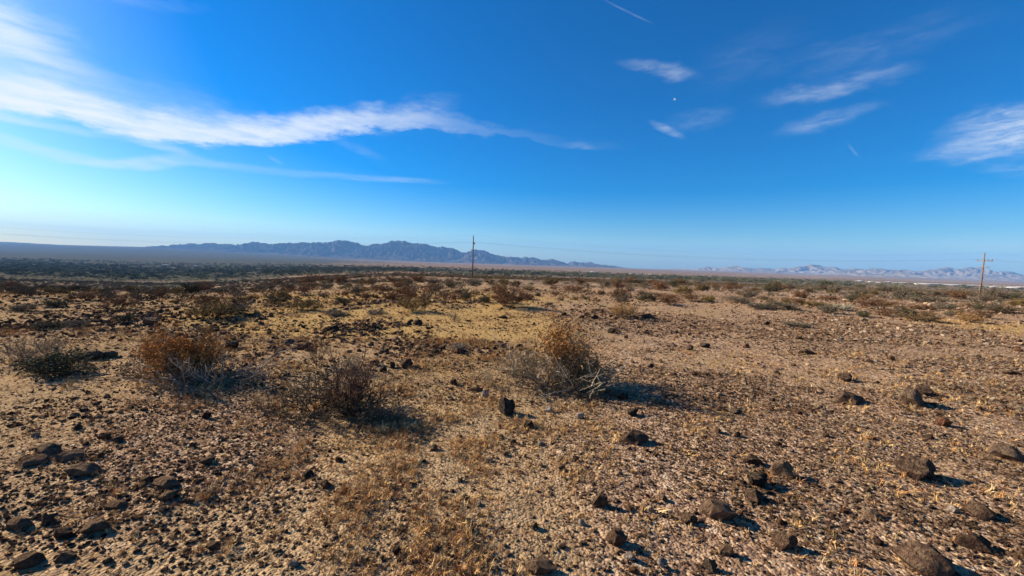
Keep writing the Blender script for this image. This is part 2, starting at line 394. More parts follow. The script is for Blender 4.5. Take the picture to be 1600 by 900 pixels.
def zones(X, Y):
    D = np.hypot(X, Y); t = np.where(Y > 0.01, X / np.maximum(Y, 0.01), 0)
    dep = np.maximum(Y, 0.1)
    n = fbm(X / 2.3, Y / 2.3, 4, 55); nb = fbm(X / 7, Y / 7, 3, 77)
    side = sstep(t, -0.05, 0.45)                                       # right of the middle: bare desert pavement
    gold = np.clip(sstep(dep, 5.2, 8.0) * (1 - sstep(dep, 14, 20)) * (1 - sstep(t, 0.0, 0.35)) * sstep(t, -1.15, -0.65) * (0.72 + 1.1 * nb), 0, 1)
    gold = np.maximum(gold, np.clip((1 - side) * 0.30 + 0.7 * n * (1 - side), 0, 0.62) * (1 - sstep(dep, 12, 24)))
    gold = np.maximum(gold, 0.6 * sstep(nb + 0.3 * n, 0.12, 0.4) * sstep(t, 0.4, 0.8) * sstep(dep, 6, 9) * (1 - sstep(dep, 18, 26)))
    gold = gold * (1 - 0.75 * (1 - sstep(t, -0.75, -0.35)) * (1 - sstep(dep, 4.2, 6.5)))
    pave = np.clip(0.30 + 0.60 * side + 0.9 * n + 0.5 * fbm(X / 4, Y / 4, 2, 67) - 0.5 * gold, 0, 1)
    far = sstep(D, 18, 60)
    nv = fbm(X / 420, Y / 420, 4, 91); nv2 = fbm(X / 60, Y / 60, 3, 97)
    band = np.exp(-((np.log(dep) - np.log(900)) / 0.55) ** 2)
    left = 1 - sstep(t, -0.75, -0.1)
    veg = np.clip(0.95 * band + 0.25 * nv2 + 0.3 * nv + 0.7 * left * sstep(D, 100, 350) * (1 - 0.5 * sstep(dep, 6000, 9000)) + 0.40 * sstep(dep, 1500, 3000) * (1 - sstep(t, 0.15, 0.6)), 0, 1.5) * sstep(D, 90, 300) - 0.15
    veg = veg - 0.7 * sstep(t, 0.75, 1.0) * sstep(dep, 500, 900)
    pale = np.exp(-((dep - 1500) / 260) ** 2) * sstep(t, 0.82, 0.95) * (0.95 + 0.8 * nv) + 0.9 * np.exp(-((dep - 1750) / 170) ** 2) * np.exp(-((t - 0.34) / 0.06) ** 2)
    pale = np.maximum(pale, (0.40 + 0.25 * nv) * sstep(t, 0.1, 0.7) * sstep(dep, 1400, 2600))
    return gold, pave, far, veg, pale
GROUND = build_ground()

# ------------------------------------------------------------------ mountains
def mountain_material(name, a, b2, c):
    m, h, b = new_mat(name)
    geo = h.node('ShaderNodeNewGeometry'); P = geo.outputs['Position']
    n = h.noise(P, 0.004, 7, 0.7); n2 = h.noise(h.mapv(P, (1, 1, 3)), 0.02, 5, 0.7)
    col = h.ramp(h.add(h.mul(n, 0.65), h.mul(n2, 0.35)), [(0.34, a), (0.5, b2), (0.68, c)])
    setcol(h, b, col); return m
M_MTN = mountain_material('range_rock', (0.022, 0.021, 0.022), (0.07, 0.060, 0.055), (0.19, 0.155, 0.13))
M_MTN2 = mountain_material('pale_range_rock', (0.085, 0.068, 0.050), (0.20, 0.155, 0.108), (0.35, 0.28, 0.20))
def mountain(name, label, crest, depth, thick, mat, seed, jag=0.10, nu=520, nv=64, fade=None):
    """a range that runs across the view: its crest follows the skyline, its flanks are cut by ravines"""
    P = np.array([np.array(ray(px, py)) for px, py in crest]); s = depth / P[:, 1]
    cx, cz = P[:, 0] * s, P[:, 2] * s
    x = np.linspace(cx[0], cx[-1], nu); H = np.interp(x, cx, cz); H = H + jag * 900 * fbm(x / 420, x * 0 + seed, 5, seed + 2, 0.65)
    v = np.linspace(-1, 1, nv)
    X, V = np.meshgrid(x, v, indexing='ij'); Hc = H[:, None] + 0 * V
    Y = depth * np.sqrt(1 + 0 * X) + V * thick
    base = ground_z(X, Y) - 12
    L = thick * 0.15
    wx = X + 0.35 * L * fbm(X / L, Y / L, 3, seed + 5)
    rg = ridged(wx / L, Y / (L * 1.5), 6, seed, 0.62)                         # 0..1, high on the spurs
    rg = np.clip((rg - 0.56) / 0.34, 0, 1)
    a = np.abs(V)
    prof = np.exp(-(a / 0.42) ** 1.35) ; edge = 1 - sstep(a, 0.72, 1.0)
    k = prof * (1 - (1 - rg) * 0.86 * sstep(a, 0.005, 0.13)) + 0.10 * rg * sstep(a, 0.05, 0.2) * (1 - a)
    endf = np.minimum(1, np.minimum((X - x[0]), (x[-1] - X)) / (0.02 * (x[-1] - x[0]) + 1) + (0.0 if fade is None else fade))
    Z = base + (Hc - base) * np.clip(k, 0, 1) * edge * np.clip(endf, 0, 1) + 0.0
    Z = Z + jag * (Hc - base) * 0.35 * fbm(X / (L * .35), Y / (L * .35), 4, seed + 9) * prof * sstep(a, 0.0, 0.05)
    vv = np.stack([X.ravel(), Y.ravel(), Z.ravel()], 1)
    i, j = np.meshgrid(np.arange(nu - 1), np.arange(nv - 1), indexing='ij')
    q = np.stack([i * nv + j, (i + 1) * nv + j, (i + 1) * nv + j + 1, i * nv + j + 1], -1).reshape(-1, 4)
    o = link(name, mesh_np(name, vv, q, mat, False)); tag(o, label, kind='structure')
    return o
CREST_L = [(240, 388), (262, 386), (290, 382), (318, 380.5), (324, 379), (328, 380), (333, 379), (340, 381), (358, 382), (372, 381.5), (384, 380.5), (396, 379), (410, 380), (430, 380.5), (450, 380),
           (465, 380), (490, 379), (510, 378.5), (520, 376.5), (531, 374.5), (541, 377), (556, 379), (566, 382), (576, 383.5), (586, 382.5), (597, 380), (606, 378.5), (614, 378), (622, 377), (628, 377.5), (635, 376),
           (645, 378.5), (655, 381), (664, 382), (672, 383), (683, 385.5), (692, 384.5), (706, 387), (714, 390), (722, 393), (729, 393.5), (740, 391), (750, 390), (758, 391.5), (765, 394.5), (775, 398),
           (788, 400), (800, 401), (815, 402), (822, 401), (833, 403), (850, 405.5), (862, 406), (885, 410), (892, 409), (897, 408), (905, 410), (914, 410.5), (922, 409.5), (935, 412), (948, 414.5), (960, 416), (975, 418)]
CREST_R = [(1030, 421), (1060, 420.5), (1078, 419.5), (1085, 421), (1095, 419), (1103, 417.5), (1120, 418.5), (1130, 417.5), (1140, 417), (1150, 416.5), (1165, 418.5), (1195, 420), (1215, 420.5), (1233, 418),
           (1240, 416.5), (1247, 415.5), (1258, 416.5), (1266, 414.5), (1272, 413.5), (1280, 413.5), (1286, 415.5), (1292, 417), (1305, 418), (1320, 421), (1340, 423), (1365, 424), (1400, 428), (1440, 432), (1500, 437)]
CREST_R2 = [(1290, 424), (1320, 422), (1330, 420), (1336, 418.5), (1342, 419), (1352, 421.5), (1358, 420.5), (1366, 419), (1374, 420), (1385, 421), (1400, 422), (1415, 421.5), (1425, 423), (1435, 424), (1443, 423), (1452, 422.5), (1462, 421.5), (1470, 420.5),
            (1478, 419), (1484, 418), (1490, 420), (1497, 420.5), (1505, 419), (1513, 417.5), (1520, 417), (1530, 418.5), (1545, 421.5), (1560, 424), (1570, 425.5), (1580, 426.5), (1592, 428), (1600, 429), (1640, 431), (1700, 436), (1760, 440)]
CREST_R3 = [(1290, 432), (1320, 430), (1345, 427), (1360, 428), (1372, 429), (1392, 430), (1408, 427.5), (1420, 429), (1440, 432), (1470, 433.5), (1500, 434), (1530, 432), (1550, 433.5), (1580, 436), (1640, 440), (1700, 444)]
CREST_0 = [(-260, 372), (-160, 374), (-90, 376), (-40, 377), (10, 378), (40, 379.5), (90, 382.5), (150, 384), (220, 386), (260, 387.5), (300, 389)]
mountain('mountain_range', 'jagged blue mountain range on the skyline behind the middle pole', CREST_L, 10500, 2600, M_MTN, 11, nu=1100, nv=151)
mountain('mountain_range', 'low brown mountain range right of the middle of the skyline', CREST_R, 11500, 2300, M_MTN2, 23, nu=560, nv=101)
mountain('mountain_range', 'pale craggy mountain range behind the right hand pole', CREST_R2, 9800, 2000, M_MTN2, 37, nu=560, nv=111)
mountain('foothill', 'low pinkish foothills in front of the right hand range', CREST_R3, 8200, 1300, M_MTN2, 51, nu=300, nv=61)
mountain('mesa', 'long flat dark mesa on the far left skyline', CREST_0, 10000, 2500, M_MTN, 61, jag=0.0, nu=200, nv=51)

# ------------------------------------------------------------------ scatter: points that carry instances (gravel, grass, far scrub)
def scatter(name, label, protos, pts, rot, scl, idx, col, kind='stuff'):
    pc = bpy.data.collections.new(name + '_kinds')
    for i, me in enumerate(protos):
        po = bpy.data.objects.new('%s_kind_%02d' % (name, i), me); pc.objects.link(po)
    me = mesh_np(name, pts, np.zeros((0, 3), int))
    def attr(n, t, key, val): a = me.attributes.new(n, t, 'POINT'); a.data.foreach_set(key, np.asarray(val).ravel())
    attr('rot', 'FLOAT_VECTOR', 'vector', np.asarray(rot, np.float32)); attr('scl', 'FLOAT_VECTOR', 'vector', np.asarray(scl, np.float32))
    attr('idx', 'INT', 'value', np.asarray(idx, np.int32))
    attr('col', 'FLOAT_COLOR', 'color', np.hstack([col, np.ones((len(col), 1))]).astype(np.float32))
    o = link(name, me); tag(o, label, kind=kind)
    ng = bpy.data.node_groups.new(name + '_nodes', 'GeometryNodeTree')
    ng.interface.new_socket('Geometry', in_out='INPUT', socket_type='NodeSocketGeometry'); ng.interface.new_socket('Geometry', in_out='OUTPUT', socket_type='NodeSocketGeometry')
    n = ng.nodes; l = ng.links
    gi = n.new('NodeGroupInput'); go = n.new('NodeGroupOutput'); ip = n.new('GeometryNodeInstanceOnPoints'); ci = n.new('GeometryNodeCollectionInfo')
    ci.inputs['Collection'].default_value = pc; ci.inputs['Separate Children'].default_value = True; ci.inputs['Reset Children'].default_value = True
    def na(nm, t): a = n.new('GeometryNodeInputNamedAttribute'); a.data_type = t; a.inputs[0].default_value = nm; return a.outputs[0]
    er = n.new('FunctionNodeEulerToRotation'); l.new(na('rot', 'FLOAT_VECTOR'), er.inputs[0])
    l.new(gi.outputs[0], ip.inputs['Points']); l.new(ci.outputs[0], ip.inputs['Instance']); ip.inputs['Pick Instance'].default_value = True
    l.new(na('idx', 'INT'), ip.inputs['Instance Index']); l.new(er.outputs[0], ip.inputs['Rotation']); l.new(na('scl', 'FLOAT_VECTOR'), ip.inputs['Scale'])
    l.new(ip.outputs[0], go.inputs[0])
    md = o.modifiers.new('scatter', 'NODES'); md.node_group = ng
    return o
def wedge(n, d0, d1, power=1.0, half=1.42):
    """random points in front of the camera, between two depths; power < 1 crowds them near"""
    u = RNG.random(n)
    if power == 0: d = d0 * (d1 / d0) ** u
    else: d = (d0 ** (2 * power) + u * (d1 ** (2 * power) - d0 ** (2 * power))) ** (0.5 / power)
    t = (RNG.random(n) * 2 - 1) * half
    return d * t, d

# ---- stones
def hull_stone(seed, flat=0.65, n=15):
    r = np.random.default_rng(seed); p = r.normal(size=(n, 3)); p /= np.linalg.norm(p, axis=1)[:, None]; p *= (0.82 + 0.3 * r.random((n, 1)))
    p *= np.array([1.0, 0.62 + 0.3 * r.random(), flat * (0.7 + 0.5 * r.random())]) * 0.5
    bm = bmesh.new()
    for q in p: bm.verts.new(q)
    res = bmesh.ops.convex_hull(bm, input=bm.verts[:])
    bmesh.ops.delete(bm, geom=[e for e in res['geom_interior'] if isinstance(e, bmesh.types.BMVert)], context='VERTS')
    me = bpy.data.meshes.new('pebble'); bm.to_mesh(me); bm.free(); me.materials.append(M_GRAVEL); return me
def boulder(seed, sub=3, cuts=9, rough=0.09, w=0.75, hgt=0.6, mat=None):
    """irregular stone about 1 m long: an icosphere flattened by random planes and roughened; its base at z = 0"""
    r = np.random.default_rng(seed); bm = bmesh.new(); bmesh.ops.create_icosphere(bm, subdivisions=sub, radius=1.0)
    p = np.array([v.co[:] for v in bm.verts])
    for _ in range(cuts):
        nrm = r.normal(size=3); nrm /= np.linalg.norm(nrm); d = 0.42 + 0.45 * r.random()
        k = p @ nrm; over = k > d
        p[over] -= np.outer((k[over] - d) * 0.93, nrm)
    o = r.random(3) * 40
    nz = fbm(p[:, 0] * 1.7 + o[0], p[:, 1] * 1.7 + p[:, 2] * 1.3 + o[1], 4, seed) + 0.6 * fbm(p[:, 2] * 4 + o[2], p[:, 0] * 4 - p[:, 1] * 3, 3, seed + 3)
    p *= (1 + rough * 2.3 * nz + 0.35 * rough * (ridged(p[:, 0] * 2.3 + o[1], p[:, 1] * 2.3 + p[:, 2] * 2 + o[2], 3, seed + 6) - 0.6))[:, None]
    p = p / (p.max(0) - p.min(0)) * np.array([1.0, w, hgt]); p[:, 2] -= p[:, 2].min() + 0.30 * hgt
    p[:, 0] -= (p[:, 0].max() + p[:, 0].min()) / 2; p[:, 1] -= (p[:, 1].max() + p[:, 1].min()) / 2
    for v, c in zip(bm.verts, p): v.co = c
    me = bpy.data.meshes.new('stone'); bm.to_mesh(me); bm.free(); me.materials.append(mat or M_STONE)
    for f in me.polygons: f.use_smooth = True
    me.set_sharp_from_angle(angle=R(28))
    return me
PALETTE = np.array([(0.050, 0.036, 0.032), (0.09, 0.054, 0.040), (0.145, 0.082, 0.056), (0.215, 0.128, 0.080), (0.31, 0.194, 0.118), (0.39, 0.256, 0.158), (0.47, 0.325, 0.207), (0.62, 0.50, 0.37), (0.38, 0.20, 0.11)])
PW_R = np.array([.06, .13, .19, .21, .17, .11, .05, .03, .05]); PW_R /= PW_R.sum()
PW_L = np.array([.08, .12, .16, .18, .16, .13, .09, .05, .06]); PW_L /= PW_L.sum()
def stone_cols(x, d):
    t = x / d; n = len(x); a = RNG.choice(len(PALETTE), n, p=PW_R); b = RNG.choice(len(PALETTE), n, p=PW_L)
    k = np.where(t > 0.0, a, b); return PALETTE[k] * (0.85 + 0.3 * RNG.random((n, 1)))
def build_gravel():
    peb = [hull_stone(100 + i, 0.62) for i in range(14)]
    X, Dp, Sz = [], [], []
    for n, d0, d1, s0, s1 in ((120000, 1.5, 5.5, .008, .034), (110000, 4.0, 12, .013, .060), (60000, 8, 26, .022, .12), (16000, 18, 80, .06, .26)):
        x, d = wedge(n, d0, d1, 0.62); s = s0 + (s1 - s0) * RNG.random(n) ** 3.2
        _, pv, fr, _, _ = zones(x, d)
        keep = RNG.random(n) < np.clip(0.35 + 0.75 * pv, 0, 1)
        # dark rubble gathers in drifts
        keep &= RNG.random(n) < 0.22 + 0.78 * sstep(fbm(x / 1.1, d / 1.1, 3, 66) + 0.8 * fbm(x / 4, d / 4, 2, 67), -0.28, 0.16)
        X.append(x[keep]); Dp.append(d[keep]); Sz.append(np.minimum(s[keep], 0.0165 * d[keep]))
    for px, py, rx, ry, n in ((590, 472, 40, 10, 260), (560, 513, 70, 16, 420), (900, 458, 70, 10, 260), (640, 540, 60, 18, 260), (450, 545, 40, 14, 120), (100, 465, 110, 12, 240), (250, 490, 90, 12, 160), (380, 500, 40, 14, 120), (730, 475, 60, 8, 140), (40, 510, 60, 14, 130), (140, 790, 150, 70, 110), (60, 860, 90, 40, 40), (70, 472, 160, 16, 320), (250, 480, 130, 16, 200), (420, 472, 110, 14, 180), (130, 505, 150, 18, 420), (330, 520, 120, 16, 200), (560, 462, 120, 10, 350), (700, 460, 90, 9, 250), (250, 770, 80, 40, 50), (330, 850, 120, 40, 50), (120, 640, 120, 30, 60), (1180, 790, 120, 50, 120), (1500, 840, 120, 60, 120), (960, 490, 60, 12, 160), (760, 545, 60, 14, 120)):
        c = at(px, py); wx = rx / F_PX * c.y; a = at(px, py - ry); b = at(px, py + ry); wy = max(abs(a.y - b.y) / 2, 0.2)
        x = c.x + RNG.normal(size=n) * wx * 0.55; d = c.y + RNG.normal(size=n) * wy * 0.55; ok = d > 1.5; x, d = x[ok], d[ok]; n = len(x)
        X.append(x); Dp.append(d); Sz.append(np.minimum(0.04 + 0.13 * RNG.random(n) ** 1.6, 0.0165 * d))
    for px, py, w in HERO:                                                # chips and grit heaped against the larger stones
        c = at(px, py); wm = w * c.y / F_PX; n = 9 if w > 20 else 4
        X.append(c.x + (RNG.random(n) - .5) * wm * 1.7); Dp.append(np.maximum(c.y + wm * .25 + (RNG.random(n) - .5) * wm * 1.2, 1.5)); Sz.append(np.minimum(wm * (.08 + .2 * RNG.random(n) ** 2), .0165 * c.y))
    nd = sum(len(a) for a in X[4:])
    x = np.concatenate(X); d = np.concatenate(Dp); s = np.concatenate(Sz)
    col = stone_cols(x, d); pl = (RNG.random(len(x)) < 0.10 * sstep(x / d, 0.45, 0.95)); col[pl] = np.array([0.42, 0.315, 0.22]) * (0.8 + .4 * RNG.random((int(pl.sum()), 1))); s[pl] = np.minimum(s[pl] * 1.7, 0.0165 * d[pl]); col[-nd:] = PALETTE[RNG.choice(6, nd, p=(.22, .24, .2, .16, .1, .08))] * (0.8 + .3 * RNG.random((nd, 1)))
    n = len(x); z = ground_z(x, d) + s * (0.04 + 0.10 * RNG.random(n))
    rot = np.stack([RNG.normal(size=n) * 0.30, RNG.normal(size=n) * 0.30, RNG.random(n) * 6.283], 1)
    scl = s[:, None] * (0.75 + 0.5 * RNG.random((n, 3)))
    scatter('gravel', 'loose brown and tan gravel strewn over the desert ground', peb, np.stack([x, d, z], 1), rot, scl, RNG.integers(0, len(peb), n), col)

# ------------------------------------------------------------------ stones one can tell apart
BASALT, BLACK, BROWN, RUST, TAN, PALE, GREY, GREYBR = (0.092, 0.058, 0.043), (0.050, 0.039, 0.033), (0.14, 0.085, 0.058), (0.17, 0.085, 0.052), (0.25, 0.165, 0.105), (0.52, 0.43, 0.35), (0.12, 0.090, 0.068), (0.17, 0.115, 0.080)
ROUND = [boulder(200 + i, 3, 12, 0.10, 0.72 + 0.03 * i, 0.62) for i in range(4)]
BLOCK = [boulder(220 + i, 3, 20, 0.11, 0.78, 0.72) for i in range(4)]
SLAB = [boulder(240 + i, 3, 16, 0.11, 0.62, 0.36) for i in range(4)]
SMALL = [boulder(260 + i, 2, 13, 0.12, 0.75, 0.62) for i in range(8)]
def stone(px, base_y, w, hh, col, label, kinds=ROUND, rz=None, group=None, tilt=0.0):
    p = at(px, base_y); s = p.y / F_PX
    if px < 420 and base_y > 690: hh *= 0.82; w *= 0.9; col = tuple(0.5 * a + 0.5 * b for a, b in zip(col, (0.19, 0.13, 0.09)))
    me = random.choice(kinds); o = link('stone', me, None, p, col)
    hx = hh * s * 0.80; ex = me.vertices and max(v.co.z for v in me.vertices)
    o.scale = (w * s * 0.86, w * s * 0.86 * random.uniform(0.85, 1.1), hx / ex)
    o.rotation_euler = (random.uniform(-.06, .06), tilt, random.uniform(-0.5, 0.5) if rz is None else rz)
    o.location.y += w * s * 0.3; o.location.z = float(ground_z(o.location.x, o.location.y))
    tag(o, label, 'stone', group); HERO.append((px, base_y, max(w, hh))); return o
HERO = []
for args in [
    (790, 650, 38, 32, BLACK, 'upright blackish stone with a rough broken face below the middle bush', BLOCK),
    (995, 698, 58, 21, BASALT, 'dark brown flat stone with a long shadow below and right of the middle bush', SLAB),
    (1128, 818, 62, 38, GREYBR, 'large grey brown wedge of stone with a black shadow at lower right centre', BLOCK),
    (1438, 637, 50, 34, GREYBR, 'paler brown stone leaning against a dark one on the open gravel at right', ROUND),
    (1455, 620, 36, 20, BASALT, 'dark stone touching the back of a paler brown one on the open gravel at right', ROUND),
    (1338, 634, 58, 20, BASALT, 'long low dark stone left of the leaning pair on the right gravel', SLAB),
    (1328, 597, 28, 14, BASALT, 'small dark oval stone behind the long low dark stone at right', ROUND),
    (1481, 668, 24, 19, RUST, 'small red brown blocky stone below the leaning pair at right', BLOCK),
    (1452, 754, 70, 36, BASALT, 'biggest blackish brown stone on the right gravel with a pointed shadow', ROUND),
    (1592, 722, 58, 25, GREYBR, 'smooth brown stone cut by the right edge of the photo halfway down the gravel', ROUND),
    (1232, 750, 44, 32, TAN, 'tan wedge shaped stone standing left of the biggest blackish stone', BLOCK),
    (1192, 764, 40, 24, BLACK, 'black stone behind its twin just left of the tan wedge stone', ROUND),
    (1184, 787, 44, 22, BASALT, 'dark stone in front of its black twin near the grey brown wedge', ROUND),
    (1235, 864, 46, 29, BROWN, 'rounded brown stone casting a black shadow near the bottom right', ROUND),
    (1548, 815, 52, 24, BROWN, 'brown stone near the right edge with an orange lit top', ROUND),
    (1545, 868, 56, 27, BASALT, 'dark stone near the bottom right corner', BLOCK),
    (1478, 912, 112, 46, BROWN, 'large brown boulder cut by the bottom edge at right', ROUND),
    (846, 906, 60, 28, GREYBR, 'grey brown stone cut by the bottom edge at centre', BLOCK),
    (939, 795, 32, 24, BROWN, 'purplish brown angular stone in the dry stubble', BLOCK),
    (966, 856, 38, 32, BROWN, 'brown rough stone in the stubble near the bottom centre', BLOCK),
    (985, 878, 22, 17, PALE, 'whitish pink stone beside a brown one near the bottom centre', BLOCK),
    (909, 822, 15, 11, PALE, 'small white stone in the stubble at centre', SMALL),
    (1017, 800, 13, 10, PALE, 'small round white stone right of the purplish angular stone', ROUND),
    (1138, 870, 28, 20, TAN, 'orange tan stone at the bottom right of centre', BLOCK),
    (1113, 896, 26, 24, GREY, 'grey upright stone by the bottom edge right of centre', BLOCK),
    (1080, 822, 32, 17, BROWN, 'low brown stone left of the grey brown wedge', ROUND),
    (1033, 888, 13, 16, PALE, 'white sliver of stone by the bottom edge', SMALL),
    (990, 898, 16, 13, RUST, 'small orange stone by the bottom edge', SMALL),
    (826, 670, 20, 15, BLACK, 'small black block of stone below the upright blackish stone', BLOCK),
    (757, 622, 15, 17, PALE, 'white pointed stone left of the upright blackish stone', BLOCK),
    (744, 613, 24, 9, BROWN, 'flat brown stone behind the white pointed stone', SLAB),
    (857, 645, 18, 11, PALE, 'pale stone right of the upright blackish stone', BLOCK),
    (907, 655, 16, 11, PALE, 'round whitish stone below the middle bush', ROUND),
    (1180, 728, 36, 17, BASALT, 'dark low stone with a wide shadow left of the tan wedge', SLAB),
    (1372, 815, 34, 15, TAN, 'yellowish tan flat stone on the right gravel below the biggest blackish stone', SLAB),
    (1555, 723, 28, 13, TAN, 'pale yellow stone beside the smooth brown stone at the right edge', SLAB),
    (1495, 803, 20, 15, PALE, 'cream coloured stone left of the orange topped brown stone', BLOCK),
    (1222, 822, 16, 13, RUST, 'little reddish stone above the rounded brown stone', ROUND),
    (1460, 747, 24, 10, TAN, 'flat tan stone in front of the biggest blackish stone', SLAB),
    # left foreground
    (60, 713, 52, 22, GREY, 'grey slab with a pale lit edge at far left', SLAB),
    (90, 724, 56, 18, GREYBR, 'long brownish slab just right of the grey pale edged slab', SLAB),
    (30, 733, 60, 18, BASALT, 'dark slab at the left edge below the grey pale edged slab', SLAB),
    (112, 748, 64, 24, GREY, 'largest tilted grey slab in the left foreground', SLAB),
    (246, 768, 58, 20, BROWN, 'dark brown slab above a smooth tan stone at left', SLAB),
    (257, 784, 28, 18, TAN, 'smooth tan stone under the dark brown slab', ROUND),
    (222, 757, 26, 15, BASALT, 'dark stone behind the dark brown slab', BLOCK),
    (250, 801, 20, 12, TAN, 'orange tan pointed stone below the smooth tan stone', BLOCK),
    (172, 800, 46, 15, BROWN, 'long thin stone lying alone left of the tan stones', SLAB),
    (62, 824, 34, 25, BLACK, 'black blocky stone near the lower left', BLOCK),
    (15, 833, 50, 26, GREYBR, 'slanting stone with a bright edge at the left border', SLAB),
    (88, 844, 40, 23, BLACK, 'black stone with a pale top corner below the black blocky one', BLOCK),
    (136, 838, 52, 24, BROWN, 'low brown stone right of two black stones at lower left', ROUND),
    (28, 892, 54, 30, BASALT, 'dark stone in the bottom left corner', BLOCK),
    (90, 880, 38, 20, TAN, 'tan brown stone near the bottom left', ROUND),
    (152, 716, 16, 11, BLACK, 'small black stone right of the long brownish slab', ROUND),
    (320, 727, 24, 14, BASALT, 'dark rounded stone alone in the left gravel', ROUND),
    (294, 789, 18, 12, GREY, 'small pale grey stone right of the orange tan stone', BLOCK),
    (326, 777, 20, 12, BASALT, 'dark chip of stone right of the dark brown slab', BLOCK),
    (328, 860, 30, 15, BROWN, 'rusty brown stone low in the left foreground', BLOCK),
    (160, 688, 22, 14, RUST, 'rust brown stone in front of the orange bush at left', BLOCK), (178, 692, 24, 13, BASALT, 'dark stone touching the rust brown one in front of the orange bush', BLOCK),
    (297, 700, 16, 12, BLACK, 'black stone in the gravel left of centre', ROUND), (320, 655, 16, 13, BLACK, 'small black stone below the orange bush', BLOCK),
    (478, 748, 22, 13, BLACK, 'dark stone in the stubble left of centre', ROUND), (505, 764, 24, 11, BASALT, 'low dark stone in the stubble left of centre', SLAB),
    (455, 887, 20, 12, PALE, 'pale stone near the bottom left of centre', BLOCK), (618, 868, 18, 16, BLACK, 'black lump of stone in the stubble near the bottom', BLOCK),
    # middle distance
    (227, 508, 34, 15, GREY, 'grey stone with a white sunlit face left of the olive bush', BLOCK),
    (357, 546, 30, 18, BLACK, 'black stone with shiny facets right of the orange bush', BLOCK),
    (128, 563, 44, 17, GREY, 'rounded grey boulder left of the orange bush', ROUND), (155, 560, 40, 13, GREYBR, 'darker boulder touching the rounded grey one', ROUND),
    (519, 517, 20, 11, BLACK, 'black stone at the edge of the straw patch', BLOCK), (470, 547, 24, 12, BASALT, 'dark stone left of the thin upright shrub', BLOCK),
    (449, 538, 20, 10, GREY, 'grey stone left of the thin upright shrub', ROUND), (652, 509, 18, 12, BLACK, 'black round stone on the rubble drift behind', ROUND),
    (583, 515, 14, 11, BLACK, 'dark stone in the middle of the rubble drift', BLOCK), (638, 508, 12, 8, BASALT, 'small dark stone beside the black round one on the drift', ROUND),
    (680, 554, 20, 10, BLACK, 'flat black stone in the dry grass at centre', SLAB), (690, 546, 14, 7, BASALT, 'dark stone behind the flat black one', BLOCK),
    (654, 549, 12, 8, BASALT, 'dark stone left of the flat black one', BLOCK), (633, 576, 24, 17, BASALT, 'dark domed stone in the dry grass at centre', ROUND),
    (611, 576, 15, 12, BLACK, 'pointed black stone left of the dark domed stone', BLOCK), (597, 582, 15, 10, BLACK, 'black stone in front of the pointed black one', ROUND),
    (584, 572, 18, 10, BROWN, 'brown stone left of the pointed black one', BLOCK), (708, 602, 14, 12, BASALT, 'dark stone at the foot of the pale tufts', BLOCK),
    (716, 553, 18, 13, BROWN, 'brown stone beside the grey cushion plant', BLOCK), (1013, 498, 30, 10, BASALT, 'long dark stone right of the golden bush', SLAB),
    (930, 499, 14, 9, BLACK, 'black stone left of the golden bush', BLOCK), (910, 499, 10, 8, BASALT, 'smaller dark stone left of the golden bush', BLOCK),
    (957, 521, 16, 11, BLACK, 'black pointed stone on open gravel below the golden bush', BLOCK), (1080, 548, 13, 13, GREYBR, 'upright brown stone on the open gravel right of centre', BLOCK),
    (1104, 544, 18, 9, BLACK, 'black stone on the open gravel right of centre', ROUND), (975, 625, 20, 12, BLACK, 'black stone right of the middle bush', BLOCK),
    (990, 651, 20, 13, BLACK, 'dark stone below the shadow of the middle bush', ROUND), (1266, 554, 26, 9, BASALT, 'flat dark stone on the far right gravel', SLAB),
    (1251, 531, 12, 7, BLACK, 'small black stone behind the flat dark one', BLOCK), (1128, 643, 22, 9, BASALT, 'dark stone in a row of low stones right of centre', ROUND),
    (1153, 648, 20, 10, GREY, 'grey stone in a row of low stones right of centre', ROUND), (1200, 508, 12, 7, BLACK, 'dark stone near the grey green shrubs', BLOCK),
    (811, 545, 16, 9, BLACK, 'black stone behind and left of the middle bush', BLOCK), (858, 546, 14, 7, BASALT, 'dark stone half hidden by the middle bush', BLOCK),
    (882, 494, 12, 8, BLACK, 'dark stone on gravel behind the middle bush', BLOCK), (787, 498, 14, 6, BLACK, 'flat black stone in front of the reddish brown bush', SLAB),
    (1018, 575, 12, 8, BASALT, 'dark stone in the open right of the middle bush', BLOCK), (1498, 610, 18, 9, BROWN, 'brown stone right of the leaning pair', ROUND),
    (1590, 587, 26, 9, BASALT, 'dark stone by the right edge on the far gravel', SLAB), (1373, 600, 10, 6, BLACK, 'tiny dark stone left of the leaning pair', ROUND),
    ]:
    stone(*args)
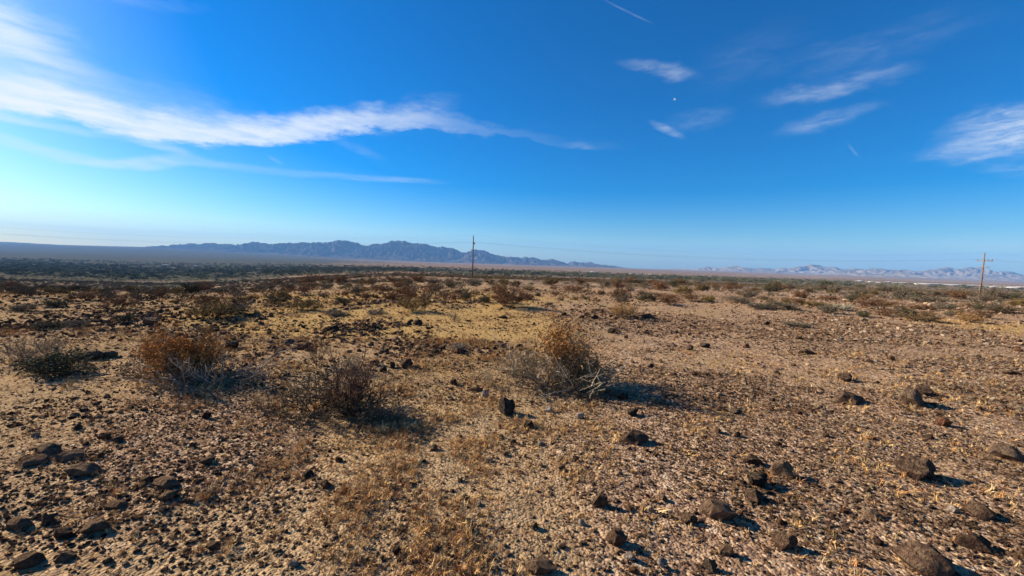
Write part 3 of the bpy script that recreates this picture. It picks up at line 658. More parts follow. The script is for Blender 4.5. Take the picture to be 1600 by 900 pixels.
# the lesser stones, told apart by colour, size and the landmark they lie near
ZONES = [(0, 520, 640, 895), (520, 1000, 660, 895), (1000, 1600, 600, 895), (200, 780, 500, 620), (960, 1600, 505, 590)]
NEAR = [(60, 730, 'grey pale edged slab'), (250, 780, 'smooth tan stone at left'), (70, 835, 'black stones at lower left'), (172, 880, 'bottom edge at left'), (40, 640, 'left edge'), (270, 640, 'orange leaved bush'), (528, 660, 'dark leafless bush'), (400, 740, 'stubble left of centre'),
        (400, 860, 'bottom edge left of centre'), (640, 760, 'stubble at centre'), (640, 870, 'bottom edge at centre'), (790, 680, 'upright blackish stone'), (940, 820, 'purplish angular stone'), (880, 620, 'middle bush'), (995, 710, 'flat stone with the long shadow'), (1128, 820, 'large grey brown wedge'),
        (1190, 775, 'black twin stones'), (1235, 870, 'rounded brown stone'), (1330, 850, 'bottom edge right of centre'), (1452, 760, 'biggest blackish stone'), (1548, 840, 'bottom right corner'), (1445, 640, 'leaning pair'), (1338, 630, 'long low dark stone'), (1580, 660, 'right edge'), (1150, 640, 'row of low stones'),
        (1320, 700, 'middle of the right gravel'), (450, 545, 'edge of the straw patch'), (580, 513, 'rubble drift'), (640, 570, 'dark domed stone'), (357, 545, 'black stone with shiny facets'), (1010, 500, 'golden brown bush'), (1090, 545, 'upright brown stone'), (1266, 550, 'flat dark stone'), (1400, 530, 'brown bush low at right'), (1550, 540, 'orange brown bush at right'), (1180, 560, 'open gravel right of centre')]
KINDS = [('dark', BASALT), ('brown', BROWN), ('tan', TAN), ('pale', (0.42, 0.33, 0.26)), ('rusty', RUST)]
n_less = 0
while n_less < 200:
    x0, x1, y0, y1 = random.choice(ZONES); px = random.uniform(x0, x1); py = random.uniform(y0, y1)
    w = random.uniform(9, 17) * (0.62 + 0.55 * (py - 500) / 400)
    if any(abs(px - a) < 0.6 * (s + w) and abs(py - b) < 0.5 * (s + w) for a, b, s in HERO): continue
    kn, kc = random.choices(KINDS, (5, 5, 3, 1.4, 1.5))[0]; f = random.uniform(0.8, 1.2)
    nn = min(NEAR, key=lambda q: ((q[0] - px) / 1.6) ** 2 + (q[1] - py) ** 2); dx, dy = px - nn[0], py - nn[1]
    side = ('left of' if dx < 0 else 'right of') if abs(dx) > 1.6 * abs(dy) else ('behind' if dy < 0 else 'in front of')
    if 'edge' in nn[2] or 'corner' in nn[2] or 'stubble' in nn[2] or 'middle' in nn[2] or 'gravel' in nn[2]: side = 'near'
    q = random.uniform(0.4, 0.75); sz = ('little' if w < 9 else 'small' if w < 13 else 'fist sized') + (' flat' if q < 0.5 else '' if q < 0.64 else ' lumpy')
    stone(px, py, w, w * q, tuple(c * f for c in kc), '%s %s stone %s the %s' % (sz, kn, side, nn[2]), SMALL, random.uniform(0, 6.28), 'lesser stones lying loose on the desert ground')
    n_less += 1

build_gravel()

# ------------------------------------------------------------------ shrubs
def grow(rs, n_main, spread, height, width, sub=(6, 5), r0=0.006, curl=0.25, seg=(5, 4, 3), up=0.3, leaf_from=1):
    """branches of one shrub: list of (points, radii), and the points where leaves sit with their direction"""
    br, tips = [], []
    for _ in range(n_main):
        a = rs.random() * 2 * np.pi; e = spread[0] + (spread[1] - spread[0]) * rs.random()
        d = np.array([math.cos(a) * math.cos(e), math.sin(a) * math.cos(e), math.sin(e)])
        L = (0.65 + 0.45 * rs.random()) / math.hypot(math.cos(e) / width, math.sin(e) / height)
        base = np.array([math.cos(a), math.sin(a), 0]) * rs.random() * 0.14 * width
        stack = [(base, d, L, r0 * (0.7 + 0.6 * rs.random()), 0)]
        while stack:
            p, d, L, r, lev = stack.pop()
            k = seg[lev]; pts = [p]; dd = d.copy()
            for _s in range(k):
                dd = dd + rs.normal(size=3) * curl + np.array([0, 0, up * 0.25]); dd /= np.linalg.norm(dd)
                q = pts[-1] + dd * L / k
                if q[2] < 0.01: q[2] = 0.01 + 0.02 * rs.random(); dd[2] = abs(dd[2])
                pts.append(q)
            pts = np.array(pts); br.append((pts, np.linspace(r, r * 0.45, k + 1), lev))
            if lev >= leaf_from:
                for _ in range(2 if lev == 1 else 3):
                    f = rs.random() * k; i = min(int(f), k - 1); tips.append((pts[i] + (pts[i + 1] - pts[i]) * (f - i), dd))
                tips.append((pts[-1], dd))
            if lev < len(sub):
                for _ in range(sub[lev]):
                    f = (0.25 + 0.75 * rs.random()) * k; i = min(int(f), k - 1)
                    q = pts[i] + (pts[i + 1] - pts[i]) * (f - i); t = pts[i + 1] - pts[i]; t = t / (np.linalg.norm(t) + 1e-9)
                    nd = t + rs.normal(size=3) * 0.55 + np.array([0, 0, up * 0.5]); nd /= np.linalg.norm(nd)
                    stack.append((q, nd, L * (0.30 + 0.25 * rs.random()), r * 0.6, lev + 1))
    return br, tips
def twig_mesh(name, br, k=3, mat=None):
    m = MB()
    for pts, rad, lev in br: m.tube(pts, rad, k)
    return m.mesh(name, mat or M_TWIG)
def leaf_mesh(name, pos, size, rs, mat=None, long=2.2):
    pos = np.asarray(pos); n = len(pos)
    a = rs.normal(size=(n, 3)); a[:, 2] = np.abs(a[:, 2]) * 0.8; a /= np.linalg.norm(a, axis=1)[:, None]
    b = np.cross(a, rs.normal(size=(n, 3))); b /= np.linalg.norm(b, axis=1)[:, None]
    s = size * (0.6 + 0.8 * rs.random((n, 1)))
    v = np.stack([pos - b * s * .5 * .6, pos + a * s * long * .5 - b * s * .5, pos + a * s * long, pos + a * s * long * .5 + b * s * .5], 1).reshape(-1, 3)
    q = np.arange(n * 4).reshape(-1, 4)
    return mesh_np(name, v, q, mat or M_LEAF)
def proto(seed, n_main, spread, h, w, sub, r0, leaf, per, long=2.2, leaf_h=(0.0, 1.0), curl=0.22, up=0.3, seg=(5, 4, 3), jit=0.03):
    """meshes of a shrub of unit size: (twigs, foliage)"""
    rs = np.random.default_rng(seed); br, tips = grow(rs, n_main, spread, h, w, sub, r0, curl, seg, up)
    P = np.array([t[0] for t in tips])
    zt = np.percentile(P[:, 2], 98)
    P = P[(P[:, 2] >= leaf_h[0] * zt) & (P[:, 2] <= leaf_h[1] * zt * 1.05)]
    P = np.repeat(P, per, 0) + rs.normal(size=(len(P) * per, 3)) * jit
    P[:, 2] = np.maximum(P[:, 2], 0.01)
    return twig_mesh('twigs', br), leaf_mesh('foliage', P, leaf, rs, None, long)
# shrub kinds for the middle distance (about 1 m wide, 0.6 m tall before scaling)
KIND_DENSE = [proto(300 + i, 17, (0.25, 1.45), 0.75, 0.5, (6, 4), 0.007, 0.019, 2, 1.8, (0.3, 1)) for i in range(3)]
KIND_WISPY = [proto(320 + i, 16, (0.4, 1.5), 0.85, 0.5, (6, 4), 0.008, 0.013, 1, 2.0, (0.45, 1), 0.2, 0.5) for i in range(2)]
KIND_MOUND = [proto(340 + i, 22, (0.1, 1.5), 0.5, 0.5, (6, 3), 0.006, 0.022, 2, 1.6, (0.0, 1)) for i in range(2)]
def shrub(name, label, p, w, h, kind, leaf_c, twig_c, group=None, cat='shrub', rz=None):
    e = empty(name, p, random.uniform(0, 6.28) if rz is None else rz); e.scale = (w, w, h)
    tag(e, label, cat, group)
    tw, fo = kind
    link('twigs', tw, e, color=twig_c); link('foliage', fo, e, color=leaf_c)
    return e
RUSTY, OLIVE, GOLDB, GREYG, REDB, PALEG, DARKG, STRAW, GREYT, DARKT = (0.24, 0.115, 0.04), (0.165, 0.118, 0.05), (0.32, 0.19, 0.075), (0.15, 0.128, 0.098), (0.175, 0.098, 0.056), (0.36, 0.34, 0.26), (0.082, 0.080, 0.050), (0.40, 0.29, 0.14), (0.17, 0.14, 0.115), (0.10, 0.074, 0.06)
SHRUBS = []
def mid(px, by, wpx, hpx, kinds, lc, tcol, label, cat='shrub', group=None):
    p = at(px, by); s = p.y / F_PX; p.y += 0.25 * wpx * s; p.z = float(ground_z(p.x, p.y)) - 0.01
    SHRUBS.append((px, by, wpx)); return shrub('desert_shrub', label, p, wpx * s * 1.0, hpx * s * 1.2, random.choice(kinds), lc, tcol, group, cat)
for a in [
    (792, 483, 76, 42, KIND_DENSE, REDB, DARKT, 'dense reddish brown bush on the brow right of the middle pole'),
    (318, 500, 84, 32, KIND_DENSE, OLIVE, DARKT, 'broad olive brown bush right of the white faced stone'),
    (362, 492, 52, 24, KIND_MOUND, GREYG, GREYT, 'grey bush against the right side of the broad olive brown one'),
    (642, 488, 58, 27, KIND_DENSE, (0.19, 0.125, 0.045), DARKT, 'olive orange bush below the left of the middle pole'),
    (692, 478, 30, 24, KIND_WISPY, REDB, DARKT, 'upright brown bush right of the olive orange one'),
    (167, 486, 52, 25, KIND_DENSE, REDB, DARKT, 'rounded brown bush at left behind the white faced stone'),
    (190, 503, 34, 16, KIND_MOUND, DARKG, DARKT, 'dark green low bush left of the white faced stone'),
    (980, 498, 58, 27, KIND_DENSE, GOLDB, GREYT, 'golden brown bush with a grey base on the open gravel'),
    (1052, 478, 46, 20, KIND_DENSE, REDB, DARKT, 'brown bush with a dark foot right of the golden one'),
    (1088, 472, 40, 16, KIND_DENSE, (0.18, 0.11, 0.06), DARKT, 'brown bush standing left of a yellow green one'),
    (1112, 472, 24, 13, KIND_MOUND, (0.17, 0.145, 0.045), DARKT, 'small yellow green bush right of two brown ones'),
    (1160, 474, 50, 14, KIND_MOUND, GREYG, GREYT, 'low grey bush behind the open sandy strip at right'),
    (1192, 484, 44, 13, KIND_MOUND, (0.10, 0.10, 0.075), GREYT, 'low dark grey bush in front of the row at right'),
    (1228, 484, 50, 18, KIND_MOUND, GREYG, GREYT, 'wide grey bush at the right end of the sandy strip'),
    (1252, 512, 48, 12, KIND_MOUND, GREYG, GREYT, 'flat grey plant alone on the right gravel'),
    (1325, 486, 40, 14, KIND_MOUND, PALEG, GREYT, 'pale whitish green mound on the right'),
    (1390, 485, 60, 22, KIND_DENSE, REDB, DARKT, 'large red brown bush right of the pale mound'),
    (1355, 496, 26, 13, KIND_MOUND, DARKG, DARKT, 'small dark bush in front of the red brown one'),
    (1450, 503, 58, 17, KIND_DENSE, (0.17, 0.12, 0.065), DARKT, 'brown bush low in front of the right hand pole'),
    (1525, 505, 40, 17, KIND_DENSE, GOLDB, DARKT, 'orange brown bush below the right hand pole'),
    (1490, 484, 40, 14, KIND_MOUND, GREYG, GREYT, 'grey bush behind the brown one near the right hand pole'),
    (1580, 490, 50, 18, KIND_MOUND, (0.12, 0.09, 0.06), DARKT, 'brown grey bush at the right edge'),
    (466, 487, 60, 24, KIND_DENSE, OLIVE, DARKT, 'olive bush left of the rubble drift'),
    (535, 476, 38, 16, KIND_DENSE, DARKG, DARKT, 'dark green bush behind the rubble drift'),
    (520, 494, 50, 14, KIND_MOUND, GREYG, GREYT, 'low grey bush at the left end of the rubble drift'),
    (585, 492, 40, 10, KIND_MOUND, GREYG, GREYT, 'low grey bush at the foot of the rubble drift'),
    (425, 476, 44, 18, KIND_DENSE, DARKG, DARKT, 'dark bush left of the olive one at mid left'),
    (712, 549, 36, 14, KIND_MOUND, (0.22, 0.19, 0.155), GREYT, 'pale grey cushion plant in the dry grass'),
    (708, 503, 24, 14, KIND_WISPY, (0.25, 0.20, 0.15), GREYT, 'pale wispy plant in the dry grass behind the cushion'),
    (490, 574, 44, 46, KIND_WISPY, (0.15, 0.085, 0.06), DARKT, 'thin upright reddish shrub left of centre'),
    (545, 585, 60, 24, KIND_WISPY, (0.17, 0.15, 0.11), GREYT, 'low grey shrub right of the thin upright one'),
    (760, 608, 34, 26, KIND_WISPY, (0.30, 0.25, 0.17), (0.28, 0.22, 0.15), 'pale grass like tuft at the left foot of the middle bush'),
    (612, 662, 66, 22, KIND_WISPY, (0.13, 0.11, 0.08), GREYT, 'flattened grey shrub right of the dark twiggy bush'),
    (398, 640, 44, 26, KIND_WISPY, (0.34, 0.26, 0.16), (0.26, 0.19, 0.12), 'straw coloured tuft left of the dark twiggy bush'),
    (40, 592, 130, 52, KIND_MOUND, (0.085, 0.085, 0.055), DARKT, 'dark grey green shrub at the left edge'),
    (10, 575, 90, 40, KIND_WISPY, GREYG, GREYT, 'greyish shrub cut by the left edge behind the dark one'),
    (60, 560, 70, 26, KIND_WISPY, (0.20, 0.165, 0.09), GREYT, 'sparse yellowish shrub behind the dark one at the left edge'),
    (100, 606, 30, 14, KIND_WISPY, (0.30, 0.26, 0.10), GREYT, 'yellowish tuft right of the dark left edge shrub'),
    (310, 520, 30, 12, KIND_WISPY, GREYG, GREYT, 'wispy grey plant on the sand below the broad olive bush'),
    (75, 480, 44, 16, KIND_MOUND, DARKG, DARKT, 'dark low bush left of the rounded brown one'),
    (25, 487, 44, 16, KIND_MOUND, GREYG, DARKT, 'grey dark bush at the far left'),
    (60, 515, 46, 16, KIND_MOUND, (0.09, 0.09, 0.06), DARKT, 'dark bush low on the stones at the far left'),
    (110, 510, 40, 13, KIND_MOUND, GREYG, GREYT, 'grey bush on the stones at far left'),
    (900, 458, 50, 16, KIND_DENSE, REDB, DARKT, 'reddish bush on the brow right of the middle pole bush'),
    (870, 462, 22, 10, KIND_DENSE, REDB, DARKT, 'small reddish bush on the brow beside another'),
    (1280, 480, 34, 13, KIND_MOUND, OLIVE, DARKT, 'olive bush left of the pale mound'),
    (1302, 470, 30, 12, KIND_DENSE, REDB, DARKT, 'brown bush behind the pale mound')]:
    mid(*a)

# ---- the big bushes in front
def big_bush(px, by, wpx, hpx, label, layers, dx=0.0):
    """layers: dicts of grow() settings with colours; sizes in pixels of the photograph turned to metres at the bush"""
    p = at(px, by); s = p.y / F_PX; p.y += 0.22 * wpx * s; p.z = float(ground_z(p.x, p.y)) - 0.01
    e = empty('desert_shrub', p); tag(e, label, 'shrub'); SHRUBS.append((px, by, wpx))
    for L in layers:
        rs = np.random.default_rng(L['seed'])
        br, tips = grow(rs, L['n'], L['spread'], L['h'] * s * 0.66, L['w'] * s * 0.9, L.get('sub', (7, 5)), L.get('r', 0.0045), L.get('curl', 0.25), (6, 4, 3), L.get('up', 0.3))
        off = np.array([L.get('x', 0) * s, L.get('y', 0) * s, 0])
        br = [(b[0] + off, b[1], b[2]) for b in br]
        link(L['name'], twig_mesh(L['name'], br), e, color=L['tc'])
        if L.get('per'):
            P = np.array([t[0] for t in tips]) + off; zt = np.percentile(P[:, 2], 98); P = P[P[:, 2] > L.get('lz', 0) * zt]
            P = np.repeat(P, L['per'], 0) + rs.normal(size=(len(P) * L['per'], 3)) * L.get('jit', 0.018); P[:, 2] = np.maximum(P[:, 2], 0.01)
            link('foliage', leaf_mesh('foliage', P, L['leaf'], rs, None, L.get('long', 2.2)), e, color=L['lc'])
    return e
big_bush(880, 616, 190, 112, 'big tangled bush with rusty tips, pale dead stems and a grey base in the middle', [
    dict(name='twigs', seed=1, n=40, spread=(0.05, 0.9), h=66, w=98, sub=(7, 4), r=.0045, tc=(0.15, 0.118, 0.095), per=1, leaf=.010, lc=(0.15, 0.128, 0.09), x=-24, y=0),
    dict(name='twigs', seed=2, n=22, spread=(0.05, 0.8), h=54, w=72, sub=(6, 4), r=.005, tc=(0.17, 0.145, 0.11), per=2, leaf=.011, lc=(0.14, 0.138, 0.09), x=30, y=-8),
    dict(name='rusty_stems', seed=3, n=24, spread=(0.8, 1.45), h=138, w=84, sub=(5, 4), r=.0045, tc=(0.22, 0.13, 0.08), per=1, leaf=.013, lc=(0.25, 0.14, 0.06), lz=.45, x=16, y=12, curl=.16),
    dict(name='rusty_stems', seed=5, n=9, spread=(1.1, 1.5), h=142, w=42, sub=(6, 4), r=.0045, tc=(0.22, 0.12, 0.06), per=2, leaf=.013, lc=(0.31, 0.155, 0.055), lz=.5, x=-2, y=10, curl=.13),
    dict(name='dead_branch', seed=4, n=14, spread=(0.08, 0.6), h=62, w=112, sub=(3, 2), r=.007, tc=(0.46, 0.39, 0.30), x=22, y=-24, curl=.14, up=.05),
    dict(name='dead_branch', seed=6, n=6, spread=(0.3, 0.7), h=85, w=135, sub=(3, 2), r=.006, tc=(0.50, 0.43, 0.34), x=-25, y=0, curl=.12, up=.05)])
big_bush(246, 601, 200, 80, 'broad rusty orange bush with grey dead branches sprawling to its right', [
    dict(name='twigs', seed=11, n=30, spread=(0.1, 1.3), h=58, w=95, sub=(6, 4), r=.0045, tc=(0.12, 0.09, 0.072), per=1, leaf=.013, lc=(0.15, 0.115, 0.07), x=-5),
    dict(name='rusty_stems', seed=12, n=40, spread=(0.2, 1.1), h=70, w=98, sub=(6, 4), r=.0045, tc=(0.19, 0.105, 0.055), per=3, leaf=.013, lc=(0.36, 0.175, 0.055), lz=.40, x=0, y=10, curl=.2),
    dict(name='dead_branch', seed=13, n=26, spread=(0.02, 0.55), h=40, w=130, sub=(6, 4), r=.006, tc=(0.24, 0.20, 0.17), x=75, y=-10, curl=.2, up=.1),
    dict(name='dead_branch', seed=14, n=12, spread=(0.05, 0.7), h=42, w=110, sub=(4, 2), r=.007, tc=(0.36, 0.31, 0.26), x=30, y=-24, curl=.16, up=.1),
    dict(name='dead_branch', seed=15, n=8, spread=(0.3, 1.2), h=88, w=60, sub=(3, 3), r=.006, tc=(0.24, 0.20, 0.17), x=-65, curl=.14, up=.2)])
big_bush(528, 655, 130, 95, 'dark leafless bush of radiating twigs with reddish tips left of centre', [
    dict(name='twigs', seed=21, n=24, spread=(0.3, 1.4), h=102, w=90, sub=(5, 4), r=.010, tc=(0.085, 0.058, 0.046), per=1, leaf=.008, lc=(0.19, 0.10, 0.07), lz=.5, curl=.14, x=8),
    dict(name='twigs', seed=22, n=24, spread=(0.05, 0.7), h=52, w=92, sub=(6, 4), r=.005, tc=(0.12, 0.092, 0.07), per=1, leaf=.010, lc=(0.13, 0.105, 0.065), x=-48, y=-14),
    dict(name='twigs', seed=23, n=14, spread=(0.05, 0.6), h=34, w=74, sub=(6, 4), r=.0045, tc=(0.14, 0.115, 0.09), per=1, leaf=.010, lc=(0.14, 0.12, 0.08), x=50, y=-8)])

# ---- lesser shrubs over the brow and down the slope, told apart by colour, size and the landmark they lie near
SB = [(-60, 120, 'by the left edge'), (120, 330, 'near the thin far left pole'), (330, 450, 'behind the broad olive bush'), (450, 600, 'behind the rubble drift'), (600, 740, 'left of the middle pole'), (740, 900, 'right of the middle pole'),
      (900, 1060, 'behind the golden brown bush'), (1060, 1230, 'behind the sandy strip'), (1230, 1340, 'around the pale mound'), (1340, 1480, 'around the red brown bush'), (1480, 1700, 'around the right hand pole')]
SK = [('brown', REDB), ('olive', OLIVE), ('grey', GREYG), ('dark green', DARKG)]
SZ = [(-60, 420, 418, 478), (420, 900, 436, 468), (900, 1260, 440, 474), (1260, 1680, 446, 492)]
ns, tries = 0, 0
while ns < 200 and tries < 6000:
    tries += 1
    x0, x1, y0, y1 = random.choices(SZ, (4, 3, 2.5, 4))[0]; px = random.uniform(x0, x1); py = random.uniform(y0, y1) + (px - x0) * 0.02
    p = at(px, py)
    if p.y > 150 or p.y < 11: continue
    wpx = random.uniform(12, 36); w = min(wpx * p.y / F_PX, random.uniform(1.6, 2.8)); wpx = w * F_PX / p.y
    if any(abs(px - a) < 0.5 * (b + wpx * .5) for a, yy, b in SHRUBS if abs(yy - py) < 8): continue
    kn, kc = random.choices(SK, (5, 3, 4, 3))[0]; f = random.uniform(.8, 1.2)
    p.z -= 0.02; bn = next(n for a, b, n in SB if a <= px < b); sz = 'small' if wpx < 16 else 'middling' if wpx < 25 else 'wide'
    wh = 'on the brow' if p.y < 35 else 'down the slope' if p.y < 80 else 'far down slope'
    shrub('desert_shrub', '%s %s bush %s %s' % (sz, kn, wh, bn), p, w, w * random.uniform(.55, .95), random.choice(KIND_DENSE + KIND_MOUND), tuple(c * f for c in kc), DARKT, 'lesser bushes on the brow and the slopes')
    if p.y < 60: SHRUBS.append((px, py, wpx))
    ns += 1

# ------------------------------------------------------------------ far scrub, valley woodland, dry grass
def clump(seed, n, w, h, leaf, mat, low=0.0, lobes=1):
    rs = np.random.default_rng(seed); P = []
    for _ in range(lobes):
        c = np.array([rs.normal() * w * .28, rs.normal() * w * .28, h * (0.42 + .25 * rs.random())]) if lobes > 1 else np.array([0, 0, h * .45])
        q = rs.normal(size=(n // lobes, 3)); q /= np.linalg.norm(q, axis=1)[:, None]; q *= (rs.random((n // lobes, 1)) ** 0.5)
        k = (0.6 if lobes > 1 else 1.0); P.append(c + q * np.array([w * .5 * k, w * .5 * k, h * .5 * k]))
    P = np.concatenate(P); P[:, 2] = np.maximum(P[:, 2], low)
    return leaf_mesh('clump', P, leaf, rs, mat, 1.3)
def far_scrub():
    ks = [clump(400 + i, 150, 1.0, 0.62, 0.085, M_LEAFI) for i in range(5)]
    xs, ds = [], []
    for n, a, b in ((3200, 30, 120), (16000, 80, 330), (24000, 260, 1300)):
        x, d = wedge(n, a, b, 0.8, 1.5); xs.append(x); ds.append(d)
    x, d = wedge(2500, 10, 45, 0.9, 1.45); k = (x / d < -0.12) & (RNG.random(2500) < sstep(d, 9, 17)); xs.append(x[k]); ds.append(d[k])          # low dark scrub on the left brow
    x = np.concatenate(xs); d = np.concatenate(ds); n = len(x)
    k = RNG.random(n) < np.clip(0.55 + 1.2 * fbm(x / 25, d / 25, 3, 71), 0.1, 1); x, d = x[k], d[k]; n = len(x)
    w = (0.35 + 0.6 * RNG.random(n) ** 2) * np.clip(0.6 + d / 110, 0.7, 3.4)
    pal = np.array([REDB, OLIVE, GREYG, DARKG, (0.10, 0.09, 0.06), (0.20, 0.14, 0.085)]); col = pal[RNG.choice(6, n, p=(.11, .17, .29, .17, .16, .1))] * (0.75 + .5 * RNG.random((n, 1)))
    far = sstep(d, 150, 500)[:, None]; col = col * (1 - far * .45) + np.array([0.075, 0.078, 0.05]) * far * .45
    z = ground_z(x, d) - 0.03
    rot = np.stack([np.zeros(n), np.zeros(n), RNG.random(n) * 6.28], 1); scl = np.stack([w, w, w * (0.6 + .4 * RNG.random(n))], 1)
    scatter('scrub', 'distant brown and grey scrub covering the slopes and plain', ks, np.stack([x, d, z], 1), rot, scl, RNG.integers(0, 5, n), col)
def valley_wood():
    ks = [clump(430 + i, 260, 1.0, 0.8, 0.085, M_LEAFI, 0.0, 5) for i in range(5)]
    n0 = 30000; x, d = wedge(n0, 420, 2100, 0.7, 1.5); t = x / d
    dens = np.exp(-((np.log(d) - np.log(900)) / 0.42) ** 2) * (0.7 + 1.5 * fbm(x / 260, d / 260, 4, 81)) * (1 - 0.80 * sstep(t, 0.7, 1.0))
    dens = 0.75 * dens + 0.32 * (1 - sstep(t, -0.8, -0.2)) * (0.5 + 1.2 * fbm(x / 200, d / 120, 3, 83))
    k = RNG.random(n0) < np.clip(dens, 0, 1); x, d = x[k], d[k]; n = len(x)
    w = 4 + 6 * RNG.random(n) ** 1.5
    pal = np.array([(0.10, 0.115, 0.068), (0.15, 0.15, 0.09), (0.075, 0.085, 0.055), (0.20, 0.175, 0.115)]); col = pal[RNG.choice(4, n)] * (0.8 + .4 * RNG.random((n, 1)))
    rot = np.stack([np.zeros(n), np.zeros(n), RNG.random(n) * 6.28], 1); scl = np.stack([w, w, w * (0.6 + .4 * RNG.random(n))], 1)
    scatter('valley_woodland', 'distant band of dark green riverside woodland along the valley floor', ks, np.stack([x, d, ground_z(x, d) - 0.4], 1), rot, scl, RNG.integers(0, 5, n), col)
def dry_grass():
    ks = []
    for i in range(6):
        rs = np.random.default_rng(460 + i); v, f = [], []
        for b in range(14):
            a = rs.random() * 6.28; l = 0.5 + .6 * rs.random(); o = rs.normal(size=2) * .16; ln = .15 + .75 * rs.random(); wd = 0.035
            tip = np.array([o[0] + math.cos(a) * ln * l, o[1] + math.sin(a) * ln * l, l * (1 - .3 * ln)]); mdp = np.array([o[0] + math.cos(a) * ln * .25 * l, o[1] + math.sin(a) * ln * .25 * l, l * .55])
            sd = np.array([-math.sin(a), math.cos(a), 0]) * wd; bs = np.array([o[0], o[1], 0]); k = len(v)
            v += [bs - sd, bs + sd, mdp + sd * .8, mdp - sd * .8, tip + sd * .2, tip - sd * .2]; f += [(k, k + 1, k + 2, k + 3), (k + 3, k + 2, k + 4, k + 5)]
        ks.append(mesh_np('grass_tuft', v, f, M_LEAFI))
    xs, ds = [], []
    for n, a, b in ((210000, 1.6, 7), (150000, 5, 20)):
        x, d = wedge(n, a, b, 0.7, 1.42); xs.append(x); ds.append(d)
    x = np.concatenate(xs); d = np.concatenate(ds); gd, pv, _, _, _ = zones(x, d); t = x / d
    cl = fbm(x / .5, d / .5, 3, 87) + .5 * fbm(x / 2.2, d / 2.2, 2, 88)
    dens = np.clip(0.12 + 1.2 * gd, 0, 1) * (0.42 + 0.58 * sstep(cl, -0.15, 0.30)) + 0.24 * (1 - sstep(d, 3.6, 5.5)) * sstep(t, -0.75, -0.35) * (1 - sstep(t, 0.02, 0.3)) * sstep(cl, -0.3, 0.2) * (1 - 1.0 * sstep(t, 0.12, 0.42) * (1 - gd))
    k = RNG.random(len(x)) < dens; x, d, gd, cl = x[k], d[k], gd[k], cl[k]; n = len(x)
    hgt = (0.012 + 0.045 * RNG.random(n) ** 2.6) * (0.75 + 0.55 * sstep(cl, 0.0, 0.5)) * np.clip(0.75 + d * .03, .8, 1.4)
    pal = np.array([(0.56, 0.38, 0.18), (0.46, 0.29, 0.13), (0.36, 0.19, 0.085), (0.16, 0.09, 0.055), (0.62, 0.47, 0.27), (0.24, 0.18, 0.10)])
    col = pal[RNG.choice(6, n, p=(.25, .22, .18, .13, .12, .10))] * (0.8 + .4 * RNG.random((n, 1)))
    rot = np.stack([RNG.normal(size=n) * .45, RNG.normal(size=n) * .45, RNG.random(n) * 6.28], 1); scl = np.stack([hgt, hgt, hgt * (0.8 + .6 * RNG.random(n))], 1)
    scatter('dry_grass', 'short dry straw coloured stubble growing between the stones', ks, np.stack([x, d, ground_z(x, d) - .002], 1), rot, scl, RNG.integers(0, 6, n), col)
far_scrub(); valley_wood(); dry_grass()

# ---- trees that stand out on the valley edge at right
def tree(px, by, hpx, label, c, dist=None):
    d = ray(px, by); y = dist; p = Vector((d.x / d.y * y, y, 0)); p.z = float(ground_z(p.x, p.y))
    h = hpx * y / F_PX + max(0.0, (at(px, by).z - p.z) * 0)
    e = empty('desert_tree', p); tag(e, label, 'tree')
    m = MB(); rs = np.random.default_rng(int(px))
    m.tube([(0, 0, -.3), (.02 * h, 0, .25 * h), (0, .02 * h, .5 * h)], [.045 * h, .035 * h, .02 * h], 6)
    for k in range(5):
        a = k * 1.3 + rs.random(); m.tube([(0, 0, .22 * h), (math.cos(a) * .2 * h, math.sin(a) * .2 * h, .42 * h), (math.cos(a) * .36 * h, math.sin(a) * .36 * h, .62 * h)], [.025 * h, .018 * h, .008 * h], 6)
    link('trunk', m.mesh('trunk', M_WOOD), e)
    me = clump(int(px) + 5, 900, 1.15 * h, .85 * h, .07 * h, M_LEAF, .1 * h, 7); cr = link('crown', me, e, (0, 0, .12 * h), c); return e
tree(1290, 455, 15, 'round dark green tree standing out of the scrub right of the middle', (0.075, 0.08, 0.04), 190)
tree(1345, 455, 9, 'smaller green tree right of the round dark green one', (0.085, 0.085, 0.045), 230)
tree(1215, 450, 9, 'low green tree left of the round dark green one', (0.08, 0.085, 0.045), 260)

# ------------------------------------------------------------------ power line
def utility_pole(px, base_y, height, label, arm=True, dist=None):
    p = at(px, base_y)
    if dist: d = ray(px, base_y); p = Vector((d.x / d.y * dist, dist, 0)); p.z = float(ground_z(p.x, p.y))
    e = empty('utility_pole', p, 0); tag(e, label, 'utility pole')
    m = MB(); m.tube([(0, 0, -0.6), (0, 0, height * .5), (0, 0, height)], [0.17, 0.145, 0.115], 6); link('pole', m.mesh('pole', M_WOOD, True), e)
    tops = []
    if arm:
        zc = height * 0.83; m = MB(); m.box(-.07, .07, -1.5, 1.5, zc - .08, zc + .08); a = link('crossarm', m.mesh('crossarm', M_WOOD), e); a.location.x = 0.20
        m = MB(); m.box(-.06, .06, -.8, .8, height * .68 - .07, height * .68 + .07); a2 = link('lower_arm', m.mesh('lower_arm', M_WOOD), e); a2.location = (-.21, -.5, 0)
        for yy in (-1.35, 1.35, -.6):
            m = MB(); m.tube([(0, 0, 0), (0, 0, .1), (0, 0, .2), (0, 0, .3)], [.03, .09, .06, .05], 6); i = link('insulator', m.mesh('insulator', M_PORC), e); i.location = (0.20, yy, zc + .08)
            tops.append(Vector((p.x + 0.20, p.y + yy, p.z + zc + .36)))
        m = MB(); m.tube([(0, 0, 0), (0, 0, .12), (0, 0, .22), (0, 0, .34)], [.03, .08, .06, .05], 6); i = link('insulator', m.mesh('insulator', M_PORC), e); i.location = (0, 0, height)
        tops.append(Vector((p.x, p.y, p.z + height + .32)))
    return e, tops
e1, t1 = utility_pole(738, 437.5, 9.1, 'tall wooden utility pole in the middle of the view', dist=86)
